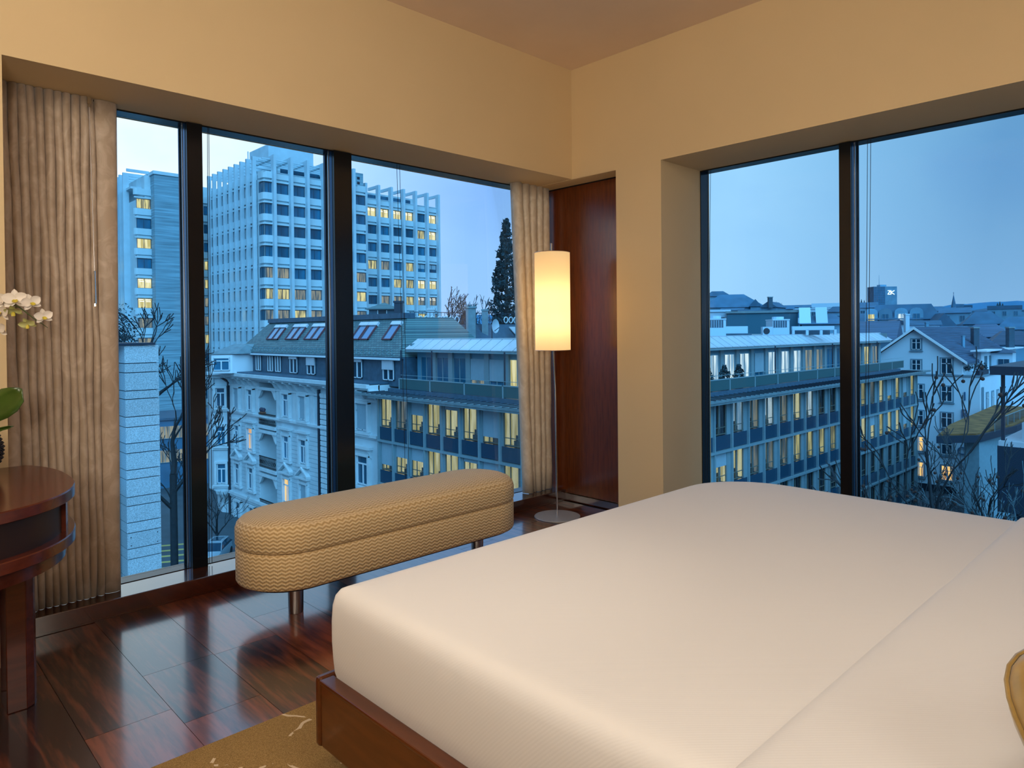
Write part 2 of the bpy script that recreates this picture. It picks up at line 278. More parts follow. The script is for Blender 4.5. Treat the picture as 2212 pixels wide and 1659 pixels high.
# ---------------------------------------------------------------- mesh helpers
class MB:
    def __init__(s): s.v = []; s.f = []; s.m = []; s.uv = {}
    def add(s, vs, fs, mi=0):
        k = len(s.v); s.v += [tuple(v) for v in vs]; s.f += [tuple(i+k for i in f) for f in fs]; s.m += [mi]*len(fs); return s
    def box(s, x0, x1, y0, y1, z0, z1, mi=0):
        return s.add([(x0, y0, z0), (x1, y0, z0), (x1, y1, z0), (x0, y1, z0), (x0, y0, z1), (x1, y0, z1), (x1, y1, z1), (x0, y1, z1)],
                     [(0, 3, 2, 1), (4, 5, 6, 7), (0, 1, 5, 4), (1, 2, 6, 5), (2, 3, 7, 6), (3, 0, 4, 7)], mi)
    def loft(s, rings, mi=0, cap0=True, cap1=True, closed=True):
        k = len(s.v); n = len(rings[0])
        for r in rings: s.v += [tuple(p) for p in r]
        for i in range(len(rings)-1):
            for j in range(n if closed else n-1):
                a = k+i*n+j; b = k+i*n+(j+1) % n; s.f.append((a, b, b+n, a+n)); s.m.append(mi)
        if cap0: s.f.append(tuple(k+j for j in reversed(range(n)))); s.m.append(mi)
        if cap1: s.f.append(tuple(k+(len(rings)-1)*n+j for j in range(n))); s.m.append(mi)
        return s
    def cyl(s, x, y, z0, z1, r0, r1=None, n=16, mi=0):
        r1 = r0 if r1 is None else r1
        return s.loft([[(x+r*math.cos(2*PI*j/n), y+r*math.sin(2*PI*j/n), z) for j in range(n)] for r, z in ((r0, z0), (r1, z1))], mi)
    def tube(s, p0, p1, r0, r1=None, n=6, mi=0, caps=True):
        r1 = r0 if r1 is None else r1; p0 = Vector(p0); p1 = Vector(p1); d = p1-p0
        if d.length < 1e-6: return s
        d.normalize(); a = d.orthogonal().normalized(); b = d.cross(a)
        return s.loft([[p+(a*math.cos(2*PI*j/n)+b*math.sin(2*PI*j/n))*r for j in range(n)] for p, r in ((p0, r0), (p1, r1))], mi, caps, caps)
    def path(s, pts, rs, n=6, mi=0):
        pts = [Vector(p) for p in pts]; rings = []; a = None
        for i, p in enumerate(pts):
            d = (pts[min(i+1, len(pts)-1)]-pts[max(i-1, 0)]).normalized()
            a = d.orthogonal().normalized() if a is None else (a-d*a.dot(d)).normalized()
            b = d.cross(a); r = rs[i] if isinstance(rs, (list, tuple)) else rs
            rings.append([p+(a*math.cos(2*PI*j/n)+b*math.sin(2*PI*j/n))*r for j in range(n)])
        return s.loft(rings, mi)
    def lathe(s, prof, x=0, y=0, n=24, mi=0):
        return s.loft([[(x+r*math.cos(2*PI*j/n), y+r*math.sin(2*PI*j/n), z) for j in range(n)] for r, z in prof], mi)
    def prism(s, poly, axis, a0, a1, mi=0):   # poly of 2D points extruded along an axis (0 x, 1 y, 2 z)
        def P(p, a): return (a, p[0], p[1]) if axis == 0 else (p[0], a, p[1]) if axis == 1 else (p[0], p[1], a)
        return s.loft([[P(p, a0) for p in poly], [P(p, a1) for p in poly]], mi)
    def mesh(s, name, mats, smooth=None):
        me = bpy.data.meshes.new(name); me.from_pydata(s.v, [], s.f)
        for q in (mats if isinstance(mats, (list, tuple)) else [mats]): me.materials.append(q)
        if len(me.materials) > 1: me.polygons.foreach_set('material_index', s.m)
        me.validate(); me.update()
        import bmesh
        bm = bmesh.new(); bm.from_mesh(me); bmesh.ops.recalc_face_normals(bm, faces=bm.faces); bm.to_mesh(me); bm.free()
        if smooth is not None:
            me.polygons.foreach_set('use_smooth', [True]*len(me.polygons)); me.set_sharp_from_angle(angle=R(smooth))
        return me

def link(name, me, parent=None, loc=(0, 0, 0), rz=0, rot=None, scale=None):
    o = bpy.data.objects.new(name, me); COL.objects.link(o)
    if parent is not None: o.parent = parent
    o.location = loc; o.rotation_euler = rot if rot else (0, 0, rz)
    if scale: o.scale = scale
    return o
def part(name, mb, mats, parent, loc=(0, 0, 0), rz=0, smooth=None, bevel=0, label=None, stuff=False):
    o = link(name, mb.mesh(name, mats, smooth), parent, loc, rz)
    if bevel: b = o.modifiers.new('b', 'BEVEL'); b.width = bevel; b.segments = 2; b.limit_method = 'ANGLE'
    if label: o['label'] = label
    if stuff: o['kind'] = 'stuff'
    return o
def tag(o, label, cat, group=None):
    o['label'] = label; o['category'] = cat
    if group: o['group'] = group
    return o
def thing(name, label, cat, loc=(0, 0, 0), rz=0, group=None):
    return tag(link(name, None, None, loc, rz), label, cat, group)
def struct(name, mb, mats, smooth=None, bevel=0):
    o = part(name, mb, mats, None, smooth=smooth, bevel=bevel); o['kind'] = 'structure'; return o
def bx(*a): return MB().box(*a)

def rrect(x0, x1, y0, y1, z, radii, inset=0, n=8):     # rounded rectangle ring; radii order: (x0,y0) (x1,y0) (x1,y1) (x0,y1)
    x0 += inset; x1 -= inset; y0 += inset; y1 -= inset; pts = []
    cs = ((x0, y0, 1, 1, PI), (x1, y0, -1, 1, 1.5*PI), (x1, y1, -1, -1, 0), (x0, y1, 1, -1, .5*PI))
    for (cx, cy, sx, sy, a0), r in zip(cs, radii):
        r = max(r-inset, .002); r = min(r, (x1-x0)/2-.001, (y1-y0)/2-.001)
        for k in range(n+1):
            a = a0+PI/2*k/n; pts.append((cx+sx*r+r*math.cos(a), cy+sy*r+r*math.sin(a), z))
    return pts

# ================================================================ ROOM SHELL
CEI = 3.20; ZS = 2.411; YB = 3.37; YG = 3.80; XR = 3.855; XG = 4.33; XP = 4.02
XL = -2.2; YN = -2.8
floor = struct('floor', bx(XL-.2, 4.5, YN-.2, 4.0, -.30, -.015), mat('subfloor', (.02, .012, .01, 1), .9))
struct('ceiling', bx(XL-.2, 4.7, YN-.2, 4.2, CEI, CEI+.3), M_CEIL)
struct('wall_left', MB().box(XL, .468, YB, 3.95, 0, ZS).box(.468, XP, 3.885, 3.95, -.3, .06).box(XL, XR, YB, 3.95, ZS, CEI), M_WALL)
struct('wall_right', MB().box(XR, 4.45, YN, 3.95, ZS, CEI).box(XR, 4.45, 2.606, 2.972, 0, ZS).box(XP+.02, 4.45, 2.972, 3.95, 0, ZS)
       .box(XR, 4.45, YN, -.9, 0, ZS), M_WALL)
struct('wall_behind', bx(XL-.2, 4.45, YN-.2, YN, 0, CEI), M_WALL)
struct('wall_near', bx(XL-.2, XL, YN, 3.95, 0, CEI), M_WALL)
# hidden lintel of the niche
struct('trim_1', bx(XR, XP+.02, 2.972, 3.95, ZS-.003, ZS+.001), M_WALL)

# floor planks, rows run along Y
pm = {}
def plank_mesh(ln):
    ln = round(ln, 2)
    if ln not in pm: pm[ln] = MB().box(-.1317, .1317, 0, ln-.0016, -.014, 0).mesh('plank', M_PLANK)
    return pm[ln]
k = -7; x = .545+.265*k-.1325+.265
while x < 4.0:
    y = YN - round(random.random()*.7, 2)
    if k == 0: y = 2.575-4*1.2-.7
    while y < 3.59:
        ln = random.choice((.45, .6, .8, 1.0))
        if k == 0: ln = 1.2 if y > -2.3 else .7
        ln = min(ln, 3.6-y)
        if 3.6-y-ln < .12: ln = 3.6-y
        if y+ln > YN+.1 and (x+.13 > XL) and (x > .3 or y+ln > .5): link('plank', plank_mesh(ln), floor, (x, y, 0))
        y += ln
    x += .265; k += 1

# raised timber sill of the left window
struct('trim_2', MB().box(.45, XP, 3.605, 3.88, -.01, .083), M_SILL, bevel=.004)
struct('baseboard_left', bx(.47, 4.0, 3.599, 3.606, 0, .008), M_SILL)
# wood niche panel
niche = struct('trim_3', bx(XP, XP+.022, 2.972, 3.95, .062, ZS-.012), M_PANEL)
struct('baseboard_right', bx(XP-.006, XP+.022, 2.972, 3.605, 0, .055), M_SILL)
struct('trim_4', bx(XP-.004, XP+.02, 2.972, 3.95, ZS-.012, ZS-.003), M_BLACK)
# sill of right window
struct('trim_5', bx(XR+.01, 4.45, -.9, 2.606, -.01, .083), M_SILL)

# window 1 (left wall)
w1 = struct('window_1', MB().box(.45, XP, YG, 3.90, 2.403, ZS).box(.45, XP, YG, 3.90, .078, .086).box(.45, .50, YG, 3.90, .083, 2.41), M_BLACK)
def mullion1(x0, x1):
    part('mullion', bx(x0, x1, 3.77, 3.90, .083, 2.405), M_BLACK, w1)
    for ya, yb, mm_, dx in ((3.868, 3.876, M_STRIP, .007), (3.835, 3.842, M_ALU, .003), (3.792, 3.822, M_STRIP, .002)):
        part('mullion_strip', bx(x0-dx, x0, ya, yb, .086, 2.403), mm_, w1)
    part('mullion_strip', bx(x1, x1+.006, 3.86, 3.88, .086, 2.403), M_STRIP, w1)
mullion1(1.300, 1.378); mullion1(2.148, 2.268)
for a, b in ((.50, 1.30), (1.378, 2.148), (2.268, XP)):
    part('pane', bx(a, b, 3.878, 3.882, .086, 2.403), M_GLASS, w1)
# window 2 (right wall)
w2 = struct('window_2', MB().box(XG, 4.43, -.9, 2.606, 2.403, 2.413).box(XG, 4.43, -.9, 2.606, .083, .092).box(XG, 4.43, 2.600, 2.606, .083, 2.41).box(XG, 4.43, -.9, -.84, .083, 2.41), M_BLACK)
part('mullion', bx(4.30, 4.43, 1.588, 1.655, .083, 2.405), M_BLACK, w2)
for xa, xb, mm_, dy in ((4.315, 4.345, M_STRIP, .002), (4.360, 4.368, M_ALU, .003), (4.405, 4.413, M_STRIP, .007)):
    part('mullion_strip', bx(xa, xb, 1.588-dy, 1.588, .092, 2.403), mm_, w2)
part('mullion', bx(4.30, 4.43, .40, .48, .083, 2.405), M_BLACK, w2)
for a, b in ((1.655, 2.600), (.48, 1.588), (-.84, .40)):
    part('pane', bx(4.415, 4.419, a, b, .092, 2.403), M_GLASS, w2)

# blind cords
def cords(label, pts_pairs):
    t = thing('blind_cord', label, 'cord', pts_pairs[0][0], group=None)
    base = Vector(pts_pairs[0][0])
    for a, b in pts_pairs:
        a = Vector(a)-base; b = Vector(b)-base
        mid = (a+b)/2+Vector((.002, 0, 0))
        part('cord_strand', MB().path([a, a.lerp(mid, .5), mid, b], .0016, 5), M_CORD, t)
cords('thin black blind cord pair in the third pane of the left window', [(onY(857, 352, 3.81), onY(876, 1040, 3.78)), (onY(863, 354, 3.81), onY(884, 1030, 3.78))])
cords('thin black blind cord pair just right of the left mullion', [(onY(448, 276, 3.81), onY(452, 1218, 3.78)), (onY(451, 276, 3.81), onY(458, 1215, 3.78))])
cords('thin black blind cord pair at the left edge of the right window', [(onX(1530, 368, 4.31), onX(1522, 1090, 4.31)), (onX(1535, 367, 4.31), onX(1527, 1090, 4.31))])
cords('thin black blind cord pair right of the right window mullion', [(onX(1874, 300, 4.31), onX(1868, 1100, 4.31)), (onX(1881, 299, 4.31), onX(1873, 1100, 4.31))])

# ================================================================ CURTAINS
def curtain(name, label, folds, y0, amp, ztop, zbot, m, hem):
    # folds: list of (x at top, x at bottom) of the fold edges
    t = thing(name, label, 'curtain', ((folds[0][0]+folds[-1][0])/2, y0, zbot)); ox, oy, oz = t.location
    mb = MB(); rows = 14; nf = 12; grid = []
    for r in range(rows+1):
        u = r/rows; z = ztop+(zbot-ztop)*u; row = []
        for k in range(len(folds)-1):
            a = folds[k][0]+(folds[k][0+1]-folds[k][0])*u; b = folds[k+1][0]+(folds[k+1][1]-folds[k+1][0])*u
            w = b-a; am = min(amp, w*.95)*(1 if k < len(folds)-2 else hem)
            for j in range(nf if k < len(folds)-2 else nf+1):
                s = j/nf
                wob = .004*math.sin(7*z+k*1.7)+.003*math.sin(13*z+k)
                bulge = math.sin(PI*s)**.75
                pinch = 0 if k == len(folds)-2 else .016*(abs(2*s-1)**6)
                row.append((a+w*(s*.35+.65*(.5-.5*math.cos(PI*s)))+wob*bulge-ox, y0-am*bulge+pinch+amp*.5-oy, z-oz))
        grid.append(row)
    n = len(grid[0]); vs = [p for r in grid for p in r]
    fs = [(r*n+c, r*n+c+1, (r+1)*n+c+1, (r+1)*n+c) for r in range(rows) for c in range(n-1)]
    mb.add(vs, fs)
    o = part('curtain_cloth', mb, m, t, smooth=60)
    sm = o.modifiers.new('s', 'SOLIDIFY'); sm.thickness = .003; sm.offset = 1
    return t
XT_ = [.474, .492, .531, .565, .600, .634, .666, .703, .737, .771, .805, .840, .866]
XB_ = [.474, .505, .575, .618, .645, .672, .700, .732, .762, .790, .822, .850, .880]
f1 = list(zip(XT_, XB_)) + [(.962, .948)]
c1 = curtain('curtain', 'long taupe pleated curtain at the left end of the left window', f1, 3.705, .042, 2.409, .084, M_CURT, .55)
tr = part('curtain_track', bx(-.24, .24, .01, .05, 2.315, 2.323), M_BLACK, c1)
part('curtain_glider', MB().cyl(.118, -.035, 2.285, 2.318, .009, n=10).cyl(.118, -.035, 2.27, 2.287, .006, n=10), M_CHROME, c1)
f2 = [(3.600, 3.700), (3.680, 3.765), (3.755, 3.800), (3.830, 3.860), (3.90, 3.905), (3.985, 3.985)]
c2_ = curtain('curtain', 'lamplit taupe curtain gathered at the right end beside the wood panel', f2, 3.715, .05, 2.409, .086, M_CURT2, .8)
rod = thing('curtain_wand', 'thin pull rod with metal handle hanging in front of left curtain', 'curtain wand', (.842, 3.645, 1.45))
part('wand_rod', MB().tube((-.012, 0, .90), (0, 0, .15), .0018), M_STEEL, rod)
part('wand_handle', MB().tube((0, 0, .15), (.001, 0, .0), .0045, .006, 8).cyl(.001, 0, -.012, 0, .008, .006, 8), M_CHROME, rod)

# ================================================================ BED
bed = thing('bed', 'low double bed with dark brown wooden frame beside the window', 'bed', (2.15, .6, 0)); BX, BY = 2.15, .6
X0, X1, Y0, Y1 = 1.02, 3.27, -1.1, 1.862
def bp_(name, x0, x1, y0, y1, z0, z1, m=M_BEDW, bv=.006, **k): return part(name, bx(x0-BX, x1-BX, y0-BY, y1-BY, z0, z1), m, bed, bevel=bv, **k)
bp_('side_rail', .989, 1.022, Y0, 1.848, .10, .292); bp_('side_rail', X1-.01, X1+.025, Y0, 1.848, .10, .292)
bp_('foot_rail', .985, X1+.03, 1.848, 1.878, .097, .300, bv=.010)
bp_('plinth', 1.06, X1-.06, Y0+.1, 1.76, .012, .10, M_SILL)
bp_('rail_bead', .983, 1.03, Y0, 1.846, .286, .298, bv=.004)
bp_('headboard', .95, X1+.05, Y0-.06, Y0, .012, 1.05)
# mattress
mt = MB(); rr = (.06, .06, .10, .04)
rings = [rrect(X0+.02-BX, X1-.02-BX, Y0-BY, Y1-.02-BY, z, rr, i) for z, i in ((.14, .02), (.15, .0), (.40, 0), (.46, .02))]
part('mattress', mt.loft(rings), M_SHEET, bed, smooth=50)

duv = thing('duvet', 'smooth white duvet covering the whole bed, turned down near the head', 'duvet', (2.15, .6, .3))
def duvet_mesh():
    mb = MB(); rr = (.05, .05, .24, .045); n = 10
    rr = (.05, .05, .36, .045); z0 = .30; prof = [(.285, .012), (.31, .004), (.35, .000), (.40, -.003), (.46, -.003), (.505, .000), (.532, .008), (.548, .022), (.556, .040), (.559, .070), (.561, .12)]
    rings = [rrect(X0-BX, X1+.01-BX, Y0-BY, Y1-BY, z-z0, rr, i, n) for z, i in prof]
    last = rings[-1]
    def wav(x, y): return .006*math.sin(1.7*x+.6)*math.cos(1.3*y+.4) + .004*math.sin(3.1*x-1.2*y)
    cx, cy = (X0+X1)/2-BX, (Y0+Y1)/2-BY
    for s in (.94, .88, .80, .70, .58, .44, .28, .12):
        rings.append([(cx+(p[0]-cx)*s, cy+(p[1]-cy)*s, .561-z0+.010*(1-s)+wav(p[0]*s, p[1]*s)*(1-s)) for p in last])
    return mb.loft(rings, cap0=False)
part('duvet_cover', duvet_mesh(), M_SHEET, duv, smooth=80)
fo = MB()
def fold_ring(inset, z): return rrect(X0-.004-BX, X1+.016-BX, Y0+.3-BY, .60-BY, z-.30, (.03, .03, .05, .03), inset, 8)
fr = [fold_ring(.0, .32), fold_ring(-.003, .42), fold_ring(-.002, .52), fold_ring(.006, .556), fold_ring(.02, .572), fold_ring(.045, .580), fold_ring(.11, .582), fold_ring(.3, .590), fold_ring(.5, .594)]
part('turned_down_edge', fo.loft(fr, cap0=False), M_SHEET, duv, smooth=80)

# gold satin cushion at the head of the bed
cu = thing('cushion', 'shiny gold satin cushion at the right edge of the bed', 'cushion', (1.255, -.025, .585), rz=R(-44)); cu.rotation_euler = (R(-52), 0, R(-44)); cu.scale = (.88, .88, .88)
cm = MB(); n = 24; rings = []
for i in range(-8, 9):
    t_ = i/8*PI/2; s_ = math.cos(t_)**.45 if abs(i) < 8 else .02; hh = .075*math.sin(t_)
    ring = []
    for j in range(n*2):
        a = 2*PI*j/(n*2); c_, q = math.cos(a), math.sin(a); rr_ = .21*s_*(1/(abs(c_)**3.2+abs(q)**3.2)**(1/3.2))
        ring.append((rr_*c_, hh, .17+rr_*q))
    rings.append(ring)
M_GOLD = mat('gold_satin', (.33, .21, .055, 1), .32, .15, var=.5, scale=9, sheen=.3)
part('cushion_cover', cm.loft(rings), M_GOLD, cu, smooth=60)
pp = MB(); pts = []
for j in range(49):
    a = 2*PI*j/48; c_, q = math.cos(a), math.sin(a); rr_ = .213/(abs(c_)**3.2+abs(q)**3.2)**(1/3.2); pts.append((rr_*c_, 0, .17+rr_*q))
part('piping', pp.path(pts, .004, 6), M_GOLD, cu, smooth=60)

# ================================================================ RUG
part_r = bx(-1.0, 2.0, -2.6, .0, 0, .011)
rug = link('rug', part_r.mesh('rug', M_RUG), None, (1.4, 2.25, 0)); tag(rug, 'gold pile rug with broken cream lines under the bed', 'rug')

# ================================================================ BENCH
bench = thing('bench', 'long oval upholstered bench in golden zigzag fabric by the window', 'bench', (2.083, 3.112, 0))
def capsule(z, inset, L=.563, r=.245, n=20):
    pts = []; rr_ = r-inset
    for k in range(n+1): a = -PI/2+PI*k/n; pts.append((L+rr_*math.cos(a), rr_*math.sin(a), z))
    for k in range(n+1): a = PI/2+PI*k/n; pts.append((-L+rr_*math.cos(a), rr_*math.sin(a), z))
    return pts
def uv_capsule(o, zmid):
    me = o.data; uv = me.uv_layers.new(name='UVMap')
    for p in me.polygons:
        nz = abs(p.normal.z)
        for li in p.loop_indices:
            c = me.vertices[me.loops[li].vertex_index].co
            if nz > .72: uv.data[li].uv = (c.x, c.y+.5)
            else:
                L = .563
                if abs(c.x) <= L: u = c.x if c.y < 0 else 3-c.x
                elif c.x > L: u = L + .245*(math.atan2(c.y, c.x-L)+PI/2)
                else: u = -L - .245*(math.atan2(c.y, -c.x-L)+PI/2)
                pc = p.center
                if abs(pc.x) <= L and pc.y > 0: u = 3-c.x
                uv.data[li].uv = (u, c.z+.1)
def prof_c(pr): return MB().loft([capsule(z, i) for z, i in pr])
b1 = part('bench_base', prof_c([(.165, .02), (.168, .006), (.178, .0), (.318, .0), (.326, .004), (.329, .012)]), M_ZIG, bench, smooth=50); uv_capsule(b1, 0)
b2 = part('bench_cushion', prof_c([(.330, .010), (.334, .002), (.345, -.002), (.41, -.002), (.434, .006), (.452, .024), (.466, .055), (.476, .10), (.482, .16), (.484, .215)]), M_ZIG, bench, smooth=60); uv_capsule(b2, 0)
part('underside', prof_c([(.155, .03), (.166, .02)]), M_DARK, bench)
for s_ in (-1, 1):
    part('leg', MB().lathe([(.0, 0), (.033, 0), (.034, .004), (.037, .157)], s_*.563, -.045, 24), M_STEEL, bench, smooth=40)

# ================================================================ FLOOR LAMP
fl = thing('floor_lamp', 'floor lamp with tall glowing cylinder shade on steel pole', 'floor lamp', (3.614, 3.324, 0))
part('base', MB().lathe([(.001, 0), (.16, 0), (.162, .003), (.16, .007), (.001, .009)], n=48), mat('lamp_base_grey', (.42, .42, .43, 1), .45, .3), fl, smooth=30)
part('pole', MB().path([(0, 0, .008), (-.008, .002, .9), (-.020, .004, 1.16), (-.03, .006, 1.915)], .0062, 10), M_CHROME, fl, smooth=50)
part('pole_tip', MB().cyl(-.03, .006, 1.85, 1.918, .008, n=10), M_STEEL, fl)
msh, n_, l_, b_ = ndt('glowing_lamp_shade'); n_.remove(b_)
o_ = [q for q in n_ if q.type == 'OUTPUT_MATERIAL'][0]
tl = n_.new('ShaderNodeBsdfTranslucent'); tl.inputs[0].default_value = (.95, .78, .50, 1); df = n_.new('ShaderNodeBsdfDiffuse'); df.inputs[0].default_value = (.85, .72, .5, 1)
mxs = n_.new('ShaderNodeMixShader'); mxs.inputs[0].default_value = .35; l_.new(tl.outputs[0], mxs.inputs[1]); l_.new(df.outputs[0], mxs.inputs[2])
em = n_.new('ShaderNodeEmission'); em.inputs[0].default_value = (1, .66, .30, 1); em.inputs[1].default_value = .36
ads = n_.new('ShaderNodeAddShader'); l_.new(mxs.outputs[0], ads.inputs[0]); l_.new(em.outputs[0], ads.inputs[1]); l_.new(ads.outputs[0], o_.inputs[0])
n = 48
part('lamp_shade', MB().loft([[(-.024+.1235*math.cos(2*PI*j/n), .005+.1235*math.sin(2*PI*j/n), z) for j in range(n)] for z in (1.172, 1.4, 1.65, 1.853)], cap0=False, cap1=False), MATS['glowing_lamp_shade'], fl, smooth=60)
for z in (1.172, 1.853):
    part('shade_ring', MB().path([(-.024+.1235*math.cos(2*PI*j/32), .005+.1235*math.sin(2*PI*j/32), z) for j in range(33)], .0022, 5), M_STEEL, fl)
spk = MB()
for a in (0, 2*PI/3, 4*PI/3): spk.tube((-.028, .005, 1.845), (-.024+.122*math.cos(a), .005+.122*math.sin(a), 1.848), .002)
part('shade_spider', spk, M_STEEL, fl)
for z in (1.36, 1.55): lamp('lamp_bulb', 'POINT', (3.62-.03, 3.33, z), 1.25, (1, .72, .42), .04)
part('light_bulb', MB().lathe([(.001, 1.32), (.02, 1.33), (.028, 1.36), (.02, 1.39), (.01, 1.41), (.001, 1.412)], .03, .02, 12), M_TUBE, fl, smooth=60)

# ================================================================ DESK
dk = thing('desk', 'dark red-brown oval-ended desk with open shelf at the left', 'desk', (0.05, 2.95, 0))
def dring(z, inset, ycut=.395):
    pts = []; a_, b_2 = .548-inset, .56-inset
    for k in range(64):
        a = 2*PI*k/64; x_ = a_*math.copysign(abs(math.cos(a))**.82, math.cos(a)); y_ = .06+b_2*math.copysign(abs(math.sin(a))**.82, math.sin(a))
        if x_ < 0: x_ *= 2.2
        pts.append((x_, min(y_, ycut-inset*.3), z))
    return pts
part('desk_top', MB().loft([dring(.752, .004), dring(.755, 0), dring(.786, 0), dring(.790, .003)]), M_DESK, dk, smooth=30)
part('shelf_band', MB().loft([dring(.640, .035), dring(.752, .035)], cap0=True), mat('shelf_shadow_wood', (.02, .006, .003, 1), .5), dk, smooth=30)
# solid end block in front of the shelf opening (curved end)
eb = MB(); n = 14; inner = []; outer = []
for k in range(n+1):
    a = -PI*.13+PI*.42*k/n
    for lst, ins in ((outer, .022), (inner, .06)):
        a_, b_2 = .548-ins, .56-ins; lst.append((a_*abs(math.cos(a))**.82, min(.06+b_2*math.copysign(abs(math.sin(a))**.82, math.sin(a)), .385)))
poly = outer+inner[::-1]; part('shelf_end', eb.prism(poly, 2, .640, .752), M_DESK, dk, smooth=30)
part('shelf_rim', MB().loft([dring(.602, .004), dring(.605, 0), dring(.637, 0), dring(.640, .003)]), M_DESK, dk, smooth=30)
part('apron', MB().loft([dring(.555, .028), dring(.602, .028)]), M_DESK, dk, smooth=30)
def legp(x0, x1, y0, y1):
    pts = [(x0, y0), (x0+(x1-x0)*.62, y0), (x0+(x1-x0)*.88, y0+.02), (x1, y0+.06), (x1, y1), (x0, y1)]
    return MB().prism([(a-.05, b-2.95) for a, b in pts], 2, 0, .556)
part('leg', legp(.392, .488, 2.935, 3.06), M_DESK, dk, bevel=.003)
part('leg', legp(.335, .40, 3.14, 3.24), M_DESK, dk, bevel=.003)
part('leg', legp(-.75, -.66, 2.935, 3.06), M_DESK, dk, bevel=.003)

# ================================================================ ORCHID
VP = spot(-72, 1000, 2.52); VP.z = .79
va = thing('vase', 'dark beaded vase at the left edge on the desk', 'vase', VP)
prof = [(.001, 0), (.055, 0), (.085, .025), (.105, .07), (.108, .11), (.095, .15), (.075, .175), (.070, .178), (.06, .17), (.001, .16)]
part('vase_body', MB().lathe([(r*1.0, z) for r, z in prof], n=32), mat('dark_beaded_glass', (.015, .015, .025, 1), .15, .4, bump=1.0, bscale=160), va, smooth=50)
beads = MB()
for i in range(12):
    z = .012+i*.0135
    r = None
    for (r0, z0), (r1, z1) in zip(prof[1:6], prof[2:7]):
        if z0 <= z <= z1: r = r0+(r1-r0)*(z-z0)/(z1-z0)
    if r is None: continue
    for j in range(44):
        a = 2*PI*(j+.5*(i % 2))/44; beads.lathe([(.0005, z-.005), (.0055, z), (.0005, z+.005)], (r+.001)*math.cos(a), (r+.001)*math.sin(a), 6)
bo = part('vase_beads', beads, mat('bead_black', (.02, .02, .03, 1), .12, .3), va, smooth=60); bo['kind'] = 'stuff'
orc = thing('orchid', 'white orchid plant with arching flower stem in the dark vase', 'orchid', VP)
OV = VP
def OP(px, py, d=2.52): return spot(px, py, d)-OV
M_STEM = mat('orchid_stem', (.06, .09, .02, 1), .5); M_LEAF = mat('orchid_leaf', (.05, .10, .012, 1), .35, var=.3, scale=8, coat=.3)
M_PETAL = mat('orchid_petal', (.82, .74, .64, 1), .5, var=.05, scale=20); M_BUD = mat('orchid_bud_green', (.62, .62, .25, 1), .5, var=.15, scale=30); M_LIP = mat('orchid_lip', (.55, .45, .04, 1), .5)
sp_ = [(0, 0, .15)] + [OP(*p) for p in ((-66, 800), (-58, 700), (-35, 652), (0, 648), (23, 656), (42, 664), (58, 676), (78, 692), (92, 700), (103, 708))]
part('stem', MB().path(sp_, [.004, .0035, .003, .003, .0028, .0026, .0024, .0022, .002, .0015, .001], 6), M_STEM, orc, smooth=60)
def leaf(pts, w, name='leaf', m=M_LEAF):
    mb = MB(); n = len(pts); row = []; pts = [Vector(p) for p in pts]
    up = -FV
    for i, p in enumerate(pts):
        d = (pts[min(i+1, n-1)]-pts[max(i-1, 0)]).normalized(); s = d.cross(up).normalized(); ww = w[i]
        row += [p-s*ww, p-s*ww*.5+up*-.004, p+up*-.008, p+s*ww*.5+up*-.004, p+s*ww]
    fs = [(i*5+j, i*5+j+1, (i+1)*5+j+1, (i+1)*5+j) for i in range(n-1) for j in range(4)]
    o = part(name, mb.add(row, fs), m, orc, smooth=80); q = o.modifiers.new('s', 'SOLIDIFY'); q.thickness = .002; q.offset = 0
leaf([(0, 0, .16)] + [OP(*p) for p in ((-50, 920), (-25, 895), (0, 878), (20, 864), (36, 852), (44, 840))], [.010, .03, .040, .0500, .050, .036, .008])
leaf([(0, 0, .16)] + [OP(*p) for p in ((-40, 950), (-15, 932), (5, 926), (18, 923), (27, 921))], [.008, .012, .010, .006, .005, .001])
leaf([(0, 0, .16)] + [OP(*p) for p in ((-90, 930), (-130, 890), (-170, 880), (-200, 900))], [.01, .03, .045, .04, .006])
def petal_mb(mb, c, ax, nrm, length, width, cup=.25, mi=0):
    sd = nrm.cross(ax).normalized(); rows = []; n = 6
    for i in range(n+1):
        t = i/n; w = width*math.sin(PI*min(.12+.88*t, .999))**.65*.5; p = c+ax*length*t+nrm*length*cup*t*t
        rows += [p-sd*w+nrm*w*.25, p-sd*w*.5, p, p+sd*w*.5, p+sd*w+nrm*w*.25]
    mb.add(rows, [(i*5+j, i*5+j+1, (i+1)*5+j+1, (i+1)*5+j) for i in range(n) for j in range(4)], mi)
def flower(px, py, size, yaw, pitch, roll, m=M_PETAL):
    c = OP(px, py, 2.50); nr = (-FV + RV*math.tan(yaw) + UV_*math.tan(pitch)).normalized(); upv = (UV_-nr*UV_.dot(nr)).normalized(); rt = upv.cross(nr)
    mb = MB()
    for a, ln, wd in ((90, 1.0, .62), (215, 1.0, .6), (325, 1.0, .6)):
        a = R(a)+roll; petal_mb(mb, c-nr*.004, rt*math.cos(a)+upv*math.sin(a), nr, size*ln, size*wd, .12)
    for a in (20, 160):
        a = R(a)+roll; petal_mb(mb, c, rt*math.cos(a)+upv*math.sin(a), nr, size*1.05, size*.98, .15)
    o = part('flower', mb, m, orc, smooth=80)
    lm = MB(); 
    for a in (270, 240, 300):
        a = R(a)+roll; petal_mb(lm, c+nr*.004, (rt*math.cos(a)+upv*math.sin(a)+nr*.7).normalized(), nr, size*.42, size*.30, .5)
    part('lip', lm, M_LIP, o, smooth=80)
flower(33, 648, .040, .5, .15, .1); flower(67, 654, .033, .9, .1, .3); flower(94, 684, .030, .8, -.1, .2); flower(-6, 652, .040, -.1, .1, .2)
